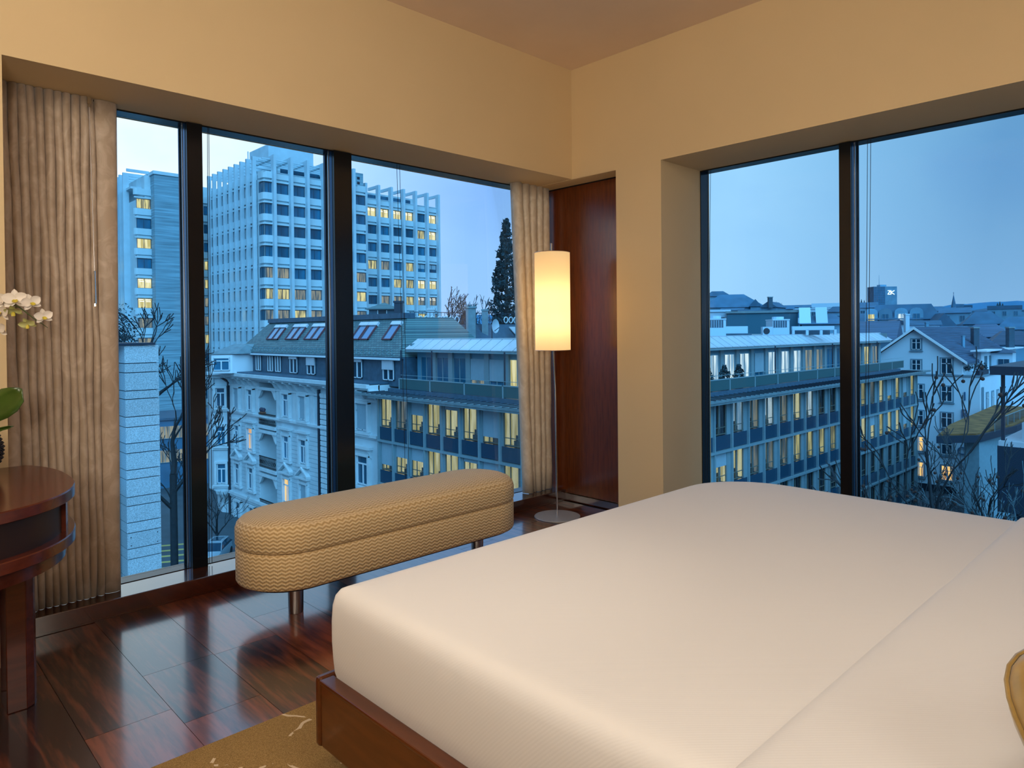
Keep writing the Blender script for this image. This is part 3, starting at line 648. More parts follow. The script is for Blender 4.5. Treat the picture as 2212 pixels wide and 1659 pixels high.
flower(4, 674, .038, -.3, -.2, -.2); flower(60, 700, .028, .3, -.7, .3, M_BUD); flower(30, 672, .030, .2, -.9, 0, M_BUD); flower(-2, 712, .036, -.2, -.2, .1); flower(-40, 668, .04, -.3, .2, 0)

# ================================================================ OUTSIDE
G = -18.5
ground = struct('ground', bx(-300, 2500, 6, 2500, G-1, G).box(5.5, 2500, -900, 6, G-1, G), M_ASPH)
hills = MB()
def ridge(az0, az1, dist, h0, h1, seed, n=60):
    rnd = random.Random(seed); top = []; bot = []; back = []
    for i in range(n+1):
        a = R(az0+(az1-az0)*i/n); s = i/n; h = h0+(h1-h0)*s+5*math.sin(s*9+seed)+3*rnd.random()
        for lst, dd, zz in ((bot, dist, G), (top, dist*1.04, h), (back, dist*1.3, G)): lst.append((dd*math.sin(a), dd*math.cos(a), zz))
    k = n+1; hills.add(bot+top+back, [(i, i+1, i+1+k, i+k) for i in range(n)]+[(i+k, i+k+1, i+1+2*k, i+2*k) for i in range(n)])
ridge(4, 26, 900, 108, 60, 1); ridge(24, 62, 1300, 36, 34, 2); ridge(58, 100, 1100, 30, 28, 3)
struct('distant_hills', hills, M_HILL)

WC = {}
def window(parent, style, w, h, loc, rz, seed=0):
    """one window: origin bottom centre, facing local -y"""
    key = (style, round(w, 2), round(h, 2))
    if key not in WC:
        m = MB(); a = w/2; st = style
        if st.startswith('tower'):          # two casements in dark frame
            m.box(-a, a, .02, .10, 0, .06, 0).box(-a, a, .02, .10, h-.06, h, 0)
            for x_ in (-a, -.05, a-.08): m.box(x_, x_+.08, .02, .10, .06, h-.06, 0)
            m.box(-a, a, .08, .12, .03, h-.03, 1)
            if st.endswith('tubes'):
                for x_, z_ in ((-a*.85, h*.86), (a*.12, h*.84), (-a*.7, h*.68), (a*.2, h*.66)): m.box(x_, x_+a*.6, .05, .08, z_, z_+.10, 2)
            if st.endswith('half'): m.box(-a, a, .06, .075, h*.42, h-.03, 2)
        elif st.startswith('slim'):
            m.box(-a, a, .06, .12, 0, h, 1).box(-.04, .04, .02, .08, 0, h, 0).box(-a, a, .02, .08, 0, .06, 0)
        elif st.startswith('classic'):      # white frame with transom light
            f_ = .07; m.box(-a, -a+f_, .0, .08, 0, h, 0).box(a-f_, a, .0, .08, 0, h, 0).box(-a, a, 0, .08, 0, f_, 0).box(-a, a, 0, .08, h-f_, h, 0)
            m.box(-a, a, 0, .08, h*.70, h*.70+.10, 0).box(-.05, .05, 0, .08, 0, h*.70, 0).box(-a, a, .06, .10, 0, h, 1)
            if st.endswith('blind'): m.box(-a+.05, a-.05, -.01, .05, .06, h-.05, 2)
        elif st.startswith('attic'):
            f_ = .06; m.box(-a, -a+f_, 0, .08, 0, h, 0).box(a-f_, a, 0, .08, 0, h, 0).box(-a, a, 0, .08, 0, f_, 0).box(-.05, .05, 0, .08, 0, h, 0).box(-a, a, .06, .10, 0, h, 1)
            if st.endswith('half'): m.box(-a-.02, a+.02, -.06, .0, h*.55, h+.02, 2)
            if st.endswith('box'): m.box(-a-.02, a+.02, -.06, .0, h*.88, h+.03, 2)
        elif st.startswith('cross'):        # country casement with glazing bars
            m.box(-a-.16, a+.16, .02, .10, -.16, h+.16, 2); f_ = .07
            m.box(-a, a, -.05, .0, 0, f_, 0).box(-.05, .05, -.05, 0, 0, h, 0).box(-a, a, -.05, 0, h*.66, h*.66+.06, 0).box(-a, -a+.06, -.05, 0, 0, h, 0).box(a-.06, a, -.05, 0, 0, h, 0)
            m.box(-a, a, .0, .03, .0, h, 1); m.box(-a-.24, a+.24, -.10, .04, -.24, -.14, 2)
        elif st.startswith('office'):       # tall office window, recessed room behind clear glass
            f_ = .06; z1 = h*.22
            for x0_, x1_ in ((-a, -a+f_), (a-f_, a), (-a*.30, -a*.30+.05)): m.box(x0_, x1_, 0, .07, 0, h, 0)
            m.box(-a, a, 0, .07, 0, f_, 0).box(-a, a, 0, .07, h-f_, h, 0).box(-a, a, 0, .07, z1, z1+.045, 0)
            m.box(-a+.02, a-.02, .42, .44, 0, h, 1)
            m.box(-a+.02, a-.02, .05, .42, h-.03, h, 0).box(-a, -a+.02, .07, .42, 0, h, 3).box(a-.02, a, .07, .42, 0, h, 3)
            m.box(a*.30, a*.55, .25, .27, .05, h-.1, 4)
            rr_ = random.Random(hash(key) % 999)
            m.box(-a*.1, a*.5, .2, .4, 0, h*.16, 0).box(0, a*.25, .3, .33, h*.16, h*.32, 5)
            b_ = {'half': .55, 'low': .18, 'top': .86}.get(st.split('_')[-1])
            if b_: m.box(-a+.02, a-.02, -.02, .015, h*b_, h, 6)
            m.box(-a+.03, a-.03, .08, .084, .03, h-.03, 7)
        elif st.startswith('plain'):
            f_ = .05; m.box(-a, -a+f_, 0, .07, 0, h, 0).box(a-f_, a, 0, .07, 0, h, 0).box(-.03, .03, 0, .07, 0, h, 0).box(-a, a, 0, .07, 0, f_, 0).box(-a, a, .05, .08, 0, h, 1)
            if st.endswith('half'): m.box(-a, a, -.03, .02, h*.35, h, 2)
        DF = mat('dark_window_frame', (.02, .07, .11, 1), .4)
        lm = M_PANE
        if '_lit' in st: lm = M_LIT
        if '_bright' in st: lm = M_LITB
        if '_cool' in st: lm = M_LITW
        if '_dim' in st: lm = M_LITD
        if '_orange' in st: lm = M_LITO
        if st.startswith('tower'): ms = [DF, lm, M_TUBE if 'tubes' in st else M_BLIND]
        elif st.startswith('slim'): ms = [DF, lm]
        elif st.startswith('classic'): ms = [M_FRAMEW, lm, M_BLIND]
        elif st.startswith('attic'): ms = [M_FRAMEW, M_PANE2, M_ZINC]
        elif st.startswith('cross'): ms = [M_FRAMEW, lm if '_' in st and 'lit' in st else M_PANE2, M_TRIMB]
        elif st.startswith('office'): ms = [mat('bronze_office_frame', (.12, .14, .12, 1), .4), lm, M_BLIND, lm if lm is not M_PANE else M_SPAN, mat('pale_curtain_strip', (.45, .5, .45, 1), .8), M_DARK, M_BLIND, M_FGLASS]
        else: ms = [M_OFFICE, lm, M_BLIND]
        WC[key] = m.mesh('window', ms)
    o = bpy.data.objects.new('window', WC[key]); COL.objects.link(o); o.parent = parent; o.location = loc; o.rotation_euler = (0, 0, rz); return o
PM = {}
def inst(name, key, build, mats, parent, loc, rz=0, scale=None):
    if key not in PM: PM[key] = build().mesh(name, mats)
    o = bpy.data.objects.new(name, PM[key]); COL.objects.link(o); o.parent = parent; o.location = loc; o.rotation_euler = (0, 0, rz)
    if scale: o.scale = scale
    return o
RX = -PI/2        # local -y towards world -X : facade on a plane of constant X

# ---------------------------------------------------------------- tall office tower
TWX, TWY = 51.66, 114.31; FH = 3.62; ZT = [27.22-FH*k for k in range(12)]
tw = thing('office_tower', 'tall pale office tower with projecting vertical ribs and rows of windows', 'office tower', (TWX, TWY, G))
tx, ty, tz = TWX, TWY, G
def TP(x, y, z): return (x-tx, y-ty, z-tz)
def tpart(name, boxes, m, **k):
    mb = MB()
    for b in boxes: mb.box(b[0]-tx, b[1]-tx, b[2]-ty, b[3]-ty, b[4]-tz, b[5]-tz)
    return part(name, mb, m, tw, **k)
tpart('tower_wall', [(tx+.35, 71.5, ty+.35, 140, G, 28.0)], M_TOWER)
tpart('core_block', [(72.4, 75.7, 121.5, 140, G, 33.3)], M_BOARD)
tpart('wing_wall', [(75.7, 96.2, 123.9, 140, G, 28.0)], M_TOWER)
tpart('penthouse', [(57.5, 72.4, 121, 138, 28, 32.6), (77, 92, 127, 138, 28, 31.0)], M_TOWER)
for q_ in ((57.3, 57.5, 121.5, 137, 28.3, 31.5), (58, 72, 120.9, 121, 28.3, 31.5), (78, 91, 126.9, 127, 28.3, 30.6)): tpart('penthouse_glazing', [q_], M_PANE)
tpart('roof_house', [(55.8, 64.6, 121, 129, 32.6, 35.6)], M_RIB)
tpart('mast', [(54.6, 54.75, 127, 127.15, 31, 35.2)], M_RIB)
tpart('sphere_lamp', [(66.6, 67.2, 120.5, 121.1, 32.6, 33.6)], M_DARK)
def slots(): 
    mb = MB()
    for k in range(6): mb.box(1.9, 2.5, -.03, .1, 1-k*.95, 1.5-k*.95)
    return mb
part('stair_slots', slots(), M_DARK, tw, TP(72.4, 121.5, 31), stuff=True)
LEFTR = [137.5-2.53*i for i in range(9)]; RIGHTR = [53.5+3.08*i for i in range(6)]; WINGR = [77.2+3.1*i for i in range(7)]
for y in LEFTR: inst('rib', 'ribL', lambda: bx(-.55, .1, -.20, .20, 0, 31.9-G), M_RIB, tw, TP(tx, y, G))
for x in RIGHTR: inst('rib', 'ribR', lambda: bx(-.25, .25, -.75, .3, 0, 31.9-G), M_RIB, tw, TP(x, ty, G))
for x in WINGR: inst('rib', 'ribR', None, M_RIB, tw, TP(x, 123.5, G))
inst('rib', 'ribR', None, M_RIB, tw, TP(76.0, 123.5, G))
for y in LEFTR: inst('roof_beam', 'rbL', lambda: bx(-.55, 5.5, -.15, .15, -.35, .35), M_RIB, tw, TP(tx, y, 31.55))
for x in RIGHTR: inst('roof_beam', 'rbR', lambda: bx(-.15, .15, -.7, 6.5, -.35, .35), M_RIB, tw, TP(x, ty, 31.55))
for x in WINGR: inst('roof_beam', 'rbW', lambda: bx(-.15, .15, -.7, 3.4, -.3, .3), M_RIB, tw, TP(x, 123.5, 31.6))
for k in range(5): inst('roof_lath', 'lath', lambda: bx(0, 17, -.1, .1, -.12, .12), M_RIB, tw, TP(tx+.3, ty+1+k*1.2, 31.4))
for q_ in ((tx, 70, ty-.05, ty, 29.0, 29.08), (76, 96.2, 123.4, 123.45, 29, 29.08)): tpart('parapet_rail', [q_], M_RIB)
rw = random.Random(3)
def spandrel(w):
    return lambda: MB().box(-w/2, w/2, -.25, .15, .0, 1.15).box(-w/2, w/2, -.30, .15, -.62, -.34)
def twr_style(k, far=False, j=0):
    if far:
        tab = {0: ['_bright_tubes']*5+['', '_bright_tubes', ''], 1: ['']*5+['_lit', '_bright_tubes', ''], 2: ['']*8, 3: ['_lit', '_lit', '_dim', '', '_lit', '_half', '_half', ''], 4: ['', '', '', '_lit', '_lit', '_bright_tubes', '_bright_tubes', ''],
               5: ['', '', '_dim', '_dim', '_lit', '_dim_tubes', '_dim_tubes', ''], 6: ['_dim', '', '', '', '', '_lit', '_dim', '']}
        return tab.get(k, ['']*8)[j]
    tab = {4: ['_dim', '_dim', '', '', ''], 5: ['_lit', '_lit', '_dim', '_dim', '_dim'], 6: ['_dim', '_dim', '_lit', '_dim', '_bright'], 7: ['_lit', '_lit', '_dim', '_lit', '_lit']}
    return tab.get(k, ['']*5)[j % 5]
for k in range(12):
    zt = ZT[k]; zb = zt-1.76
    if zb < G+1: break
    # right face of the tower
    xs = [tx+.0]+RIGHTR
    for j in range(len(RIGHTR)):
        c = RIGHTR[j]+1.54
        if c > 71: continue
        window(tw, 'tower'+twr_style(k, False, j+1), 2.5, 1.76, TP(c, ty+.22, zb), 0)
        inst('spandrel', 'sp308', spandrel(2.58), M_TOWER, tw, TP(c, ty+.3, zt+.72))
    # corner bay
    window(tw, 'tower'+twr_style(k, False, 0), 1.5, 1.76, TP(tx+1.1, ty+.10, zb), 0)
    window(tw, 'tower', 1.5, 1.76, TP(tx+.10, ty+1.1, zb), RX)
    inst('corner_spandrel', 'spc', lambda: MB().prism([(1.8, -.1), (.75, -.1), (.35, 0), (.1, .25), (0, .7), (0, 1.9), (.4, 1.9), (.4, .4), (1.8, .4)], 2, .72, 1.87).prism([(1.8, -.15), (.75, -.15), (.3, -.05), (.05, .2), (-.05, .7), (-.05, 1.9), (.4, 1.9), (.4, .4), (1.8, .4)], 2, .10, .36), M_TOWER, tw, TP(tx, ty, zt))
    for j in range(8):
        c = (LEFTR[j]+LEFTR[j+1])/2
        st = 'slim' + ('_dim' if (k in (4, 5) and j in (3, 4, 5)) or (k >= 6 and rw.random() < .6) else '_lit' if (k >= 5 and rw.random() < .2) else '')
        window(tw, st, 1.7, 1.76, TP(tx+.25, c, zb), RX)
        inst('spandrel', 'sp253', spandrel(2.15), M_TOWER, tw, TP(tx+.33, c, zt+.72), RX)
    if k < 9:
        for j in range(7):
            c = WINGR[j]+1.55 if j < 6 else 96.0
            if j == 6: continue
            window(tw, 'tower'+twr_style(k, True, j+1), 2.5, 1.76, TP(c, 123.72, zb), 0)
            inst('spandrel', 'sp308', None, M_TOWER, tw, TP(c, 123.8, zt+.72))
        window(tw, 'tower'+twr_style(k, True, 0), 1.0, 1.76, TP(76.6, 123.72, zb), 0)
        inst('spandrel', 'spw1', spandrel(1.0), M_TOWER, tw, TP(76.6, 123.8, zt+.72))
        window(tw, 'slim', .9, 1.9, TP(73.3+.7, 121.45, zb-1.1), 0)

# left wing with board marked concrete end wall
lw = thing('office_tower', 'blue-grey tower wing with blank board-marked concrete end wall', 'office tower', (41.2, 136.2, G))
def lpart(name, boxes, m, **k):
    mb = MB()
    for b in boxes: mb.box(b[0]-41.2, b[1]-41.2, b[2]-136.2, b[3]-136.2, b[4]-G, b[5]-G)
    return part(name, mb, m, lw, **k)
def LP(x, y, z): return (x-41.2, y-136.2, z-G)
WX = 38.3
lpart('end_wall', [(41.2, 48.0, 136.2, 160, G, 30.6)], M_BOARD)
lpart('roof_edge', [(41.0, 48.2, 136.0, 160, 30.6, 31.2)], M_TOWER)
lpart('wing_wall', [(WX+.5, 41.2, 138.4, 162, G, 26.0), (40.2, 41.2, 138.4, 160, 26, 30.6)], M_TOWER)
lpart('link_wall', [(48.0, 56, 141.5, 150, G, 30.5)], M_TOWER)
lpart('roof_frame', [(WX-.9, 41.2, 138.9+2.45*i, 139.15+2.45*i, 31.0, 31.5) for i in range(0, 1)]+[(WX, 41.2, 140.0, 160, 28.2, 28.6)], M_RIB)
for i in range(8):
    y = 142.9+2.45*i
    inst('rib', 'ribW', lambda: bx(-.5, .5, -.18, .18, 0, 31.5-G), M_RIB, lw, LP(WX, y, G))
    inst('roof_beam', 'rbLW', lambda: bx(-.5, 3.0, -.14, .14, -.3, .3), M_RIB, lw, LP(WX, y, 31.2))
for k in range(12):
    zt = 26.1-3.62*k+.1; zb = zt-1.76
    if zb < G: break
    st = {2: '_bright', 4: '_bright', 5: '_bright', 6: '_dim', 0: '_lit', 7: '_dim'}.get(k, '')
    st2 = 'tower'+('_bright_tubes' if k in (4, 5) else st)
    window(lw, st2, 2.4, 1.76, LP(39.95, 138.2, zb), 0)
    inst('spandrel', 'spl', lambda: MB().prism([(-1.55, .35), (-1.35, .05), (-1.0, -.05), (1.35, -.05), (1.35, .5), (-1.55, .5)], 2, .72, 1.87).box(-1.5, 1.35, -.1, .3, .1, .36), M_TOWER, lw, LP(39.9, 138.2, zt))
    for i in range(7):
        window(lw, 'slim'+('_lit' if (k, i) in ((3, 0), (3, 1), (5, 0), (5, 1)) else '_dim' if k > 3 and (i+k) % 2 else ''), 1.6, 1.76, LP(WX+.4, 144.1+2.45*i, zb), RX)
    window(lw, 'tower'+('_lit' if k in (3, 4, 7) else '_dim' if k in (5, 6) else ''), 2.3, 1.7, LP(52.9, 141.3, zb+.6), 0)
    inst('spandrel', 'spk', lambda: bx(-1.8, 1.8, -.35, .1, .5, 1.75), M_TOWER, lw, LP(52.7, 141.5, zt+.6))

# ---------------------------------------------------------------- classical apartment house
AX = 26.13
ap = thing('apartment_house', 'ornate old stone apartment house with pediments, balconies and slate mansard roof', 'apartment house', (AX, 53, G))
def AP(x, y, z): return (x-AX, y-53, z-G)
def apart(name, boxes, m, parent=None, **k):
    mb = MB()
    for b in boxes: mb.box(b[0]-AX, b[1]-AX, b[2]-53, b[3]-53, b[4]-G, b[5]-G)
    return part(name, mb, m, parent or ap, **k)
YA0, YA1 = 40.35, 65.7; YR0 = 38.6
LOG = (55.8, 59.05)            # loggia stack
aw = apart('stone_wall', [(AX, 34.5, YA0, LOG[0], G, -2.2), (AX, 34.5, LOG[1], YA1, G, -2.2), (AX+1.6, 34.5, LOG[0], LOG[1], G, -2.2)], M_STUC)
apart('cornice', [(AX-.95, AX+.1, YA0, YA1+.6, -2.38, -2.12), (AX-.80, AX+.1, YA0, YA1+.5, -2.52, -2.38), (AX-.3, AX+.1, YA0, YA1+.2, -2.75, -2.52), (AX-.12, AX+.05, YA0, YA1, -3.40, -3.22)], M_STUC2)
for y in [64.9, 63.0, 61.9, 60.6, 59.5, 55.5, 54.7, 53.1, 51.9, 50.1, 48.9, 46.5, 44.4, 42.0, 40.4]:
    inst('bracket', 'brk', lambda: MB().prism([(0, 0), (-.75, 0), (-.75, -.12), (-.45, -.25), (-.18, -.7), (0, -.75)], 1, -.13, .13), M_STUC2, ap, AP(AX, y, -2.52))
apart('belt_course', [(AX-.22, AX+.05, YA0, YA1+.2, -5.82, -5.64), (AX-.10, AX+.05, YA0, YA1+.1, -5.95, -5.82)], M_STUC2)
apart('belt_course', [(AX-.28, AX+.05, YA0, YA1+.2, -13.45, -13.2), (AX-.14, AX+.05, YA0, YA1+.1, -13.7, -13.45)], M_STUC2)
for y in (65.55, 48.35): apart('downpipe', [(AX-.2, AX-.02, y-.09, y+.09, G, -2.9)], M_DARK)
part('drain_bend', MB().tube(AP(AX-.8, 66.2, -2.5), AP(AX-.1, 65.55, -3.1), .09), M_DARK, ap)
# window columns
cols = [63.65, 60.72, 53.82, 50.92]
def surround(w, h, kind):
    m = MB(); a = w/2
    m.box(-a-.22, -a, -.26, .05, -.1, h+.1).box(a, a+.22, -.26, .05, -.1, h+.1).box(-a-.22, a+.22, -.28, .05, h, h+.2)
    m.box(-a-.35, a+.35, -.28, .05, -.28, -.12)
    if kind == 'lintel':
        m.box(-a-.42, a+.42, -.38, .05, h+.52, h+.70).box(-a-.34, a+.34, -.26, .05, h+.40, h+.52).box(-a-.3, a+.3, -.10, .05, h+.2, h+.4)
        for s in (-1, 1): m.prism([(-.05, h+.4), (-.30, h+.4), (-.24, h+.2), (-.12, h-.05), (.02, h-.1)], 0, s*(a+.2)-.09, s*(a+.2)+.09)
    if kind == 'pediment':
        m.box(-a-.42, a+.42, -.40, .05, h+.42, h+.56).box(-a-.28, a+.28, -.10, .05, h+.2, h+.42)
        for s in (-1, 1):
            m.prism([(s*(a+.45), h+.56), (s*(a+.45), h+.72), (0, h+1.38), (0, h+1.20)], 1, -.40, .05)
            m.box(s*(a+.16)-.09, s*(a+.16)+.09, -.22, .05, h-.1, h+.42)
        m.prism([(-a-.3, h+.56), (a+.3, h+.56), (0, h+1.15)], 1, -.12, .05)
    return m
rows = [(-5.40, 1.85, 'plain', ''), (-8.86, 1.88, 'lintel', ''), (-12.40, 1.92, 'pediment', ''), (-16.3, 2.3, 'plain', '')]
for r_, (zb, h, kd, st) in enumerate(rows):
    for c_, y in enumerate(cols):
        s = ''
        if (r_, c_) == (0, 0) or (r_, c_) == (0, 3) or (r_, c_) == (2, 3): s = '_blind'
        if (r_, c_) == (1, 1): s = '_orange'
        if (r_, c_) == (2, 2): s = '_orange'
        window(ap, 'classic'+s, 1.08, h, AP(AX-.11, y, zb), RX)
        inst('window_surround', ('sur', kd, h), lambda: surround(1.08, h, kd), M_STUC2, ap, AP(AX, y, zb), RX)
for zb, h in ((-5.4, 1.85), (-9.2, 2.0), (-12.7, 2.0), (-16.3, 2.2)):
    window(ap, 'classic'+('_blind' if zb == -5.4 else ''), 1.45, h, AP(AX-.11, 42.25, zb), RX)
    inst('window_surround', ('surb', h), lambda: surround(1.45, h, 'lintel' if h == 2.0 else 'plain'), M_STUC2, ap, AP(AX, 42.25, zb), RX)
    pass
# pilaster strips on the top floor
for y in (65.0, 62.3, 59.4, 55.35, 52.4, 49.5): apart('pilaster', [(AX-.07, AX+.03, y-.26, y+.26, -5.64, -3.4)], M_STUC2)
# rusticated courses, floors one to three
cour = MB()
z = -6.35
while z > G+.4:
    if not (-13.75 < z < -12.95):
        for a_, b_ in ((48.5, 50.15), (51.7, 53.05), (54.6, 55.75), (59.1, 59.95), (61.5, 62.9), (64.4, 65.4)):
            cour.box(AX-.05-AX, .03, a_-53, b_-53, z-.27-G, z-G)
    z -= .335
part('stone_courses', cour, M_STUC, ap, stuff=True)
z = -3.5; k = 0
while z > G+.3:
    inst('quoin_stone', 'quo', lambda: MB().box(-.16, .03, -.55, .02, 0, .33).box(-.16, .03, .06, .66, 0, .33), M_STUC2, ap, AP(AX, 47.45, z))
    z -= .40; k += 1
# loggias with wrought iron balustrades
for zf in (-6.45, -10.15, -13.9):
    apart('balcony_slab', [(AX-.18, AX+1.6, LOG[0]-.05, LOG[1]+.05, zf-.30, zf)], M_STUC2)
    apart('loggia_head', [(AX-.16, AX+.2, LOG[0]-.05, LOG[1]+.05, zf+3.0, zf+3.25)], M_STUC2)
    window(ap, 'classic', 1.5, 2.5, AP(AX+1.47, 57.2, zf+.05), RX)
    for y in (LOG[0]+.02, LOG[1]-.02):
        s = 1 if y < 57 else -1
        part('loggia_bracket', MB().prism([(0, 0), (s*.75, 0), (s*.5, -.18), (s*.28, -.5), (0, -.75)], 0, -.1, .1), M_STUC2, ap, AP(AX, y, zf+3.0))
    bal = MB()
    for i in range(22):
        yy = LOG[0]+.08+(LOG[1]-LOG[0]-.16)*i/21; bal.box(-.10, -.07, yy-53-.015, yy-53+.015, zf-G, zf+.95-G)
    bal.box(-.12, -.05, LOG[0]-53, LOG[1]-53, zf+.93-G, zf+.99-G).box(-.10, -.07, LOG[0]-53, LOG[1]-53, zf+.12-G, zf+.16-G)
    for i in range(10):
        yy = LOG[0]+.25+(LOG[1]-LOG[0]-.5)*i/9-53
        bal.path([(-.09, yy+.11*math.cos(a), zf+.5+.16*math.sin(a)-G) for a in [PI/4*q for q in range(9)]], .018, 4)
    part('iron_balustrade', bal, M_CORD, ap, stuff=True)
part('flower_box', bx(-.12, .1, -.4, .4, 0, .2), mat('terracotta', (.25, .10, .06, 1), .8), ap, AP(AX, 58.4, -5.55))
for i in range(3): part('pot_plant', MB().lathe([(.02, 0), (.12, .12), (.16, .28), (.02, .42)], n=7), mat('pot_plant_green', (.05, .06, .10, 1), .8), ap, AP(AX-.02, 58.1+.3*i, -5.4))
# chamfered corner oriel
cx0, cy0 = 25.05, 66.72; ang = math.atan2(-.69, .72)
orl = MB()
pl = [(AX, YA1), (cx0, cy0), (cx0+.1, cy0+1.6), (AX+3, YA1+3), (AX+3, YA1)]
part('corner_oriel', orl.prism([(a-AX, b-53) for a, b in pl], 2, -13.3-G, -2.3-G), M_STUC, ap)
pl2 = [(AX+.25, YA1-.02), (cx0+.75, cy0+.05), (cx0+.9, cy0+1.6), (AX+3, YA1+3), (AX+3, YA1)]
part('corner_base', MB().prism([(a-AX, b-53) for a, b in pl2], 2, 0, -13.3-G), M_STUC, ap)
dirv = Vector((AX-cx0, YA1-cy0, 0)).normalized(); nrmv = Vector((dirv.y, -dirv.x, 0)); rzc = math.atan2(dirv.y, dirv.x)
mid = Vector(((AX+cx0)/2, (YA1+cy0)/2, 0))
for zb, h in ((-5.40, 1.75), (-9.0, 1.75), (-12.6, 1.85)):
    p_ = mid+nrmv*.11; window(ap, 'classic', .82, h, AP(p_.x, p_.y, zb), rzc)
    inst('window_surround', ('sco', h), lambda: surround(.82, h, 'plain'), M_STUC2, ap, AP(mid.x, mid.y, zb), rzc)
    inst('oriel_band', 'orb', lambda: bx(-.95, .85, -.16, .1, 0, .2), M_STUC2, ap, AP(mid.x, mid.y, zb-.45), rzc)
inst('oriel_cornice', 'orc', lambda: MB().box(-1.5, 1.0, -.7, .1, 0, .28).box(-1.3, .9, -.3, .1, -.3, 0), M_STUC2, ap, AP(mid.x, mid.y, -2.4), rzc)
inst('oriel_console', 'orco', lambda: MB().lathe([(.1, -1.2), (.35, -.8), (.75, -.3), (.85, 0)], n=10), M_STUC2, ap, AP(mid.x+.3, mid.y+.2, -13.3))
inst('bracket', 'brk2', lambda: MB().prism([(0, 0), (-.9, 0), (-.9, -.15), (-.4, -.45), (-.15, -1.2), (0, -1.4)], 1, -.18, .18), M_STUC2, ap, AP(cx0, cy0, -2.5), PI/4*0)
# attic storey clad in slate, white gutter, mansard roof with skylights
AZ = 27.0
apart('attic_wall', [(AZ, 34.5, YR0, 65.0, -2.3, -.42)], M_SLATE2)
apart('attic_ledge', [(AX-.7, AZ, YA0, YA1, -2.16, -2.0)], M_SLATE2)
apart('gutter', [(AZ-.42, AZ-.30, YR0, 65.1, -.50, -.36)], M_FRAMEW)
apart('eaves', [(AZ-.30, AZ+1, YR0, 65.1, -.42, -.30)], M_SLATE2)
rf = MB(); e0, e1, z0, z1 = AZ-.30, 28.9, -.28, 2.45
yl0, yl1, yr0, yr1 = 65.1, 62.6, YR0, YR0+2.2
rf.add([(e0-AX, yr0-53, z0-G), (e0-AX, yl0-53, z0-G), (e1-AX, yl1-53, z1-G), (e1-AX, yr1-53, z1-G), (35-AX, yl0-53, z0-G), (33-AX, yl1-53, z1-G), (35-AX, yr0-53, z0-G), (33-AX, yr1-53, z1-G)],
       [(0, 1, 2, 3), (1, 4, 5, 2), (2, 5, 7, 3), (4, 6, 7, 5), (0, 3, 7, 6)])
roofA = part('mansard_roof', rf, M_SLATE, ap)
sl = math.atan2(z1-z0, e1-e0)
crs = MB()
for i in range(26):
    t0 = i/26; xx = e0+(e1-e0)*t0; zz_ = z0+(z1-z0)*t0; ye = yl0+(yl1-yl0)*t0
    crs.prism([(xx-AX-.035, zz_-G+.0), (xx-AX-.02, zz_-G+.03), (xx-AX+.09, zz_-G+.13)], 1, yr0+2.2*t0-53+.05, ye-53-.05)
part('slate_courses', crs, M_SLATE, ap, stuff=True)
sg = MB()
for i in range(45):
    yy = 64.6-.56*i; xx = e0+(e1-e0)*.13
    sg.box(xx-.08-AX, xx+.02-AX, yy-53-.05, yy-53+.05, z0+(z1-z0)*.13-G, z0+(z1-z0)*.13+.14-G)
    sg.box(xx-.28-AX, xx-.18-AX, yy-53-.35, yy-53-.25, z0+(z1-z0)*.04-G, z0+(z1-z0)*.04+.14-G)
part('snow_guards', sg, M_DZINC, ap, stuff=True)
apart('ridge_cap', [(e1-.25, e1+.6, YR0+2.1, yl1+.1, z1-.08, z1+.30)], M_SLATE2)
def skylight(y, w=1.15, z=.80, L=1.5):
    t0 = (z-z0)/(z1-z0); xx = e0+(e1-e0)*t0
    s = link('skylight', None, ap, AP(xx, y, z)); s.rotation_euler = (0, -sl, 0); s.empty_display_size = .1
    m_ = MB().box(0, L, -w/2, -w/2+.09, .0, .16, 0).box(0, L, w/2-.09, w/2, 0, .16, 0).box(0, .08, -w/2, w/2, 0, .14, 0).box(L-.2, L+.12, -w/2-.03, w/2+.03, .0, .2, 1).box(.05, L-.1, -w/2+.06, w/2-.06, .05, .10, 2)
    part('skylight_frame', m_, [mat('red_brown_frame', (.12, .035, .045, 1), .5), M_ZINC, mat('sky_mirror_glass', (.25, .42, .55, 1), .04, .75)], s)
for y in (60.0, 58.9, 56.35, 55.2, 52.95, 51.8, 45.6, 44.35, 41.4): skylight(y)
for y, s in ((63.2, '_slim'), (60.95, ''), (58.55, ''), (57.05, ''), (54.2, '_box'), (51.2, '_half'), (44.3, '_box'), (40.3, '_half')):
    window(ap, 'attic'+s, 1.0 if s == '' else .75 if s == '_slim' else 1.3, 1.32, AP(AZ-.12, y, -1.90), RX)
    inst('window_reveal', 'rvl', lambda: bx(-.8, -.62, -.02, .1, -.05, 1.42), M_DARK, ap, AP(AZ, y, -1.90), RX)
# corner dormer house
dz = MB(); pd = [(25.0, 62.0), (23.62, 63.25), (24.3, 64.9), (27, 66), (27, 62.3)]
part('dormer_box', MB().prism([(a-AX, b-53) for a, b in pd], 2, -2.1-G, -.45-G), M_FRAMEW, ap)
part('dormer_roof', MB().loft([[(a-AX, b-53, -.40-G) for a, b in ((25.2, 61.7), (23.4, 63.3), (24.2, 65.2), (28, 66.5), (28, 61.9))], [(a-AX, b-53, .45-G) for a, b in ((26.6, 62.6), (25.8, 63.6), (26.2, 64.6), (28, 65.2), (28, 62.4))]]), M_DZINC, ap)
dd_ = Vector((25.0-23.62, 62.0-63.25, 0)).normalized(); dm = Vector(((25.0+23.62)/2, (62+63.25)/2, 0))+Vector((dd_.y, -dd_.x, 0))*.12
window(ap, 'classic', 1.45, 1.15, AP(dm.x, dm.y, -1.85), math.atan2(dd_.y, dd_.x))
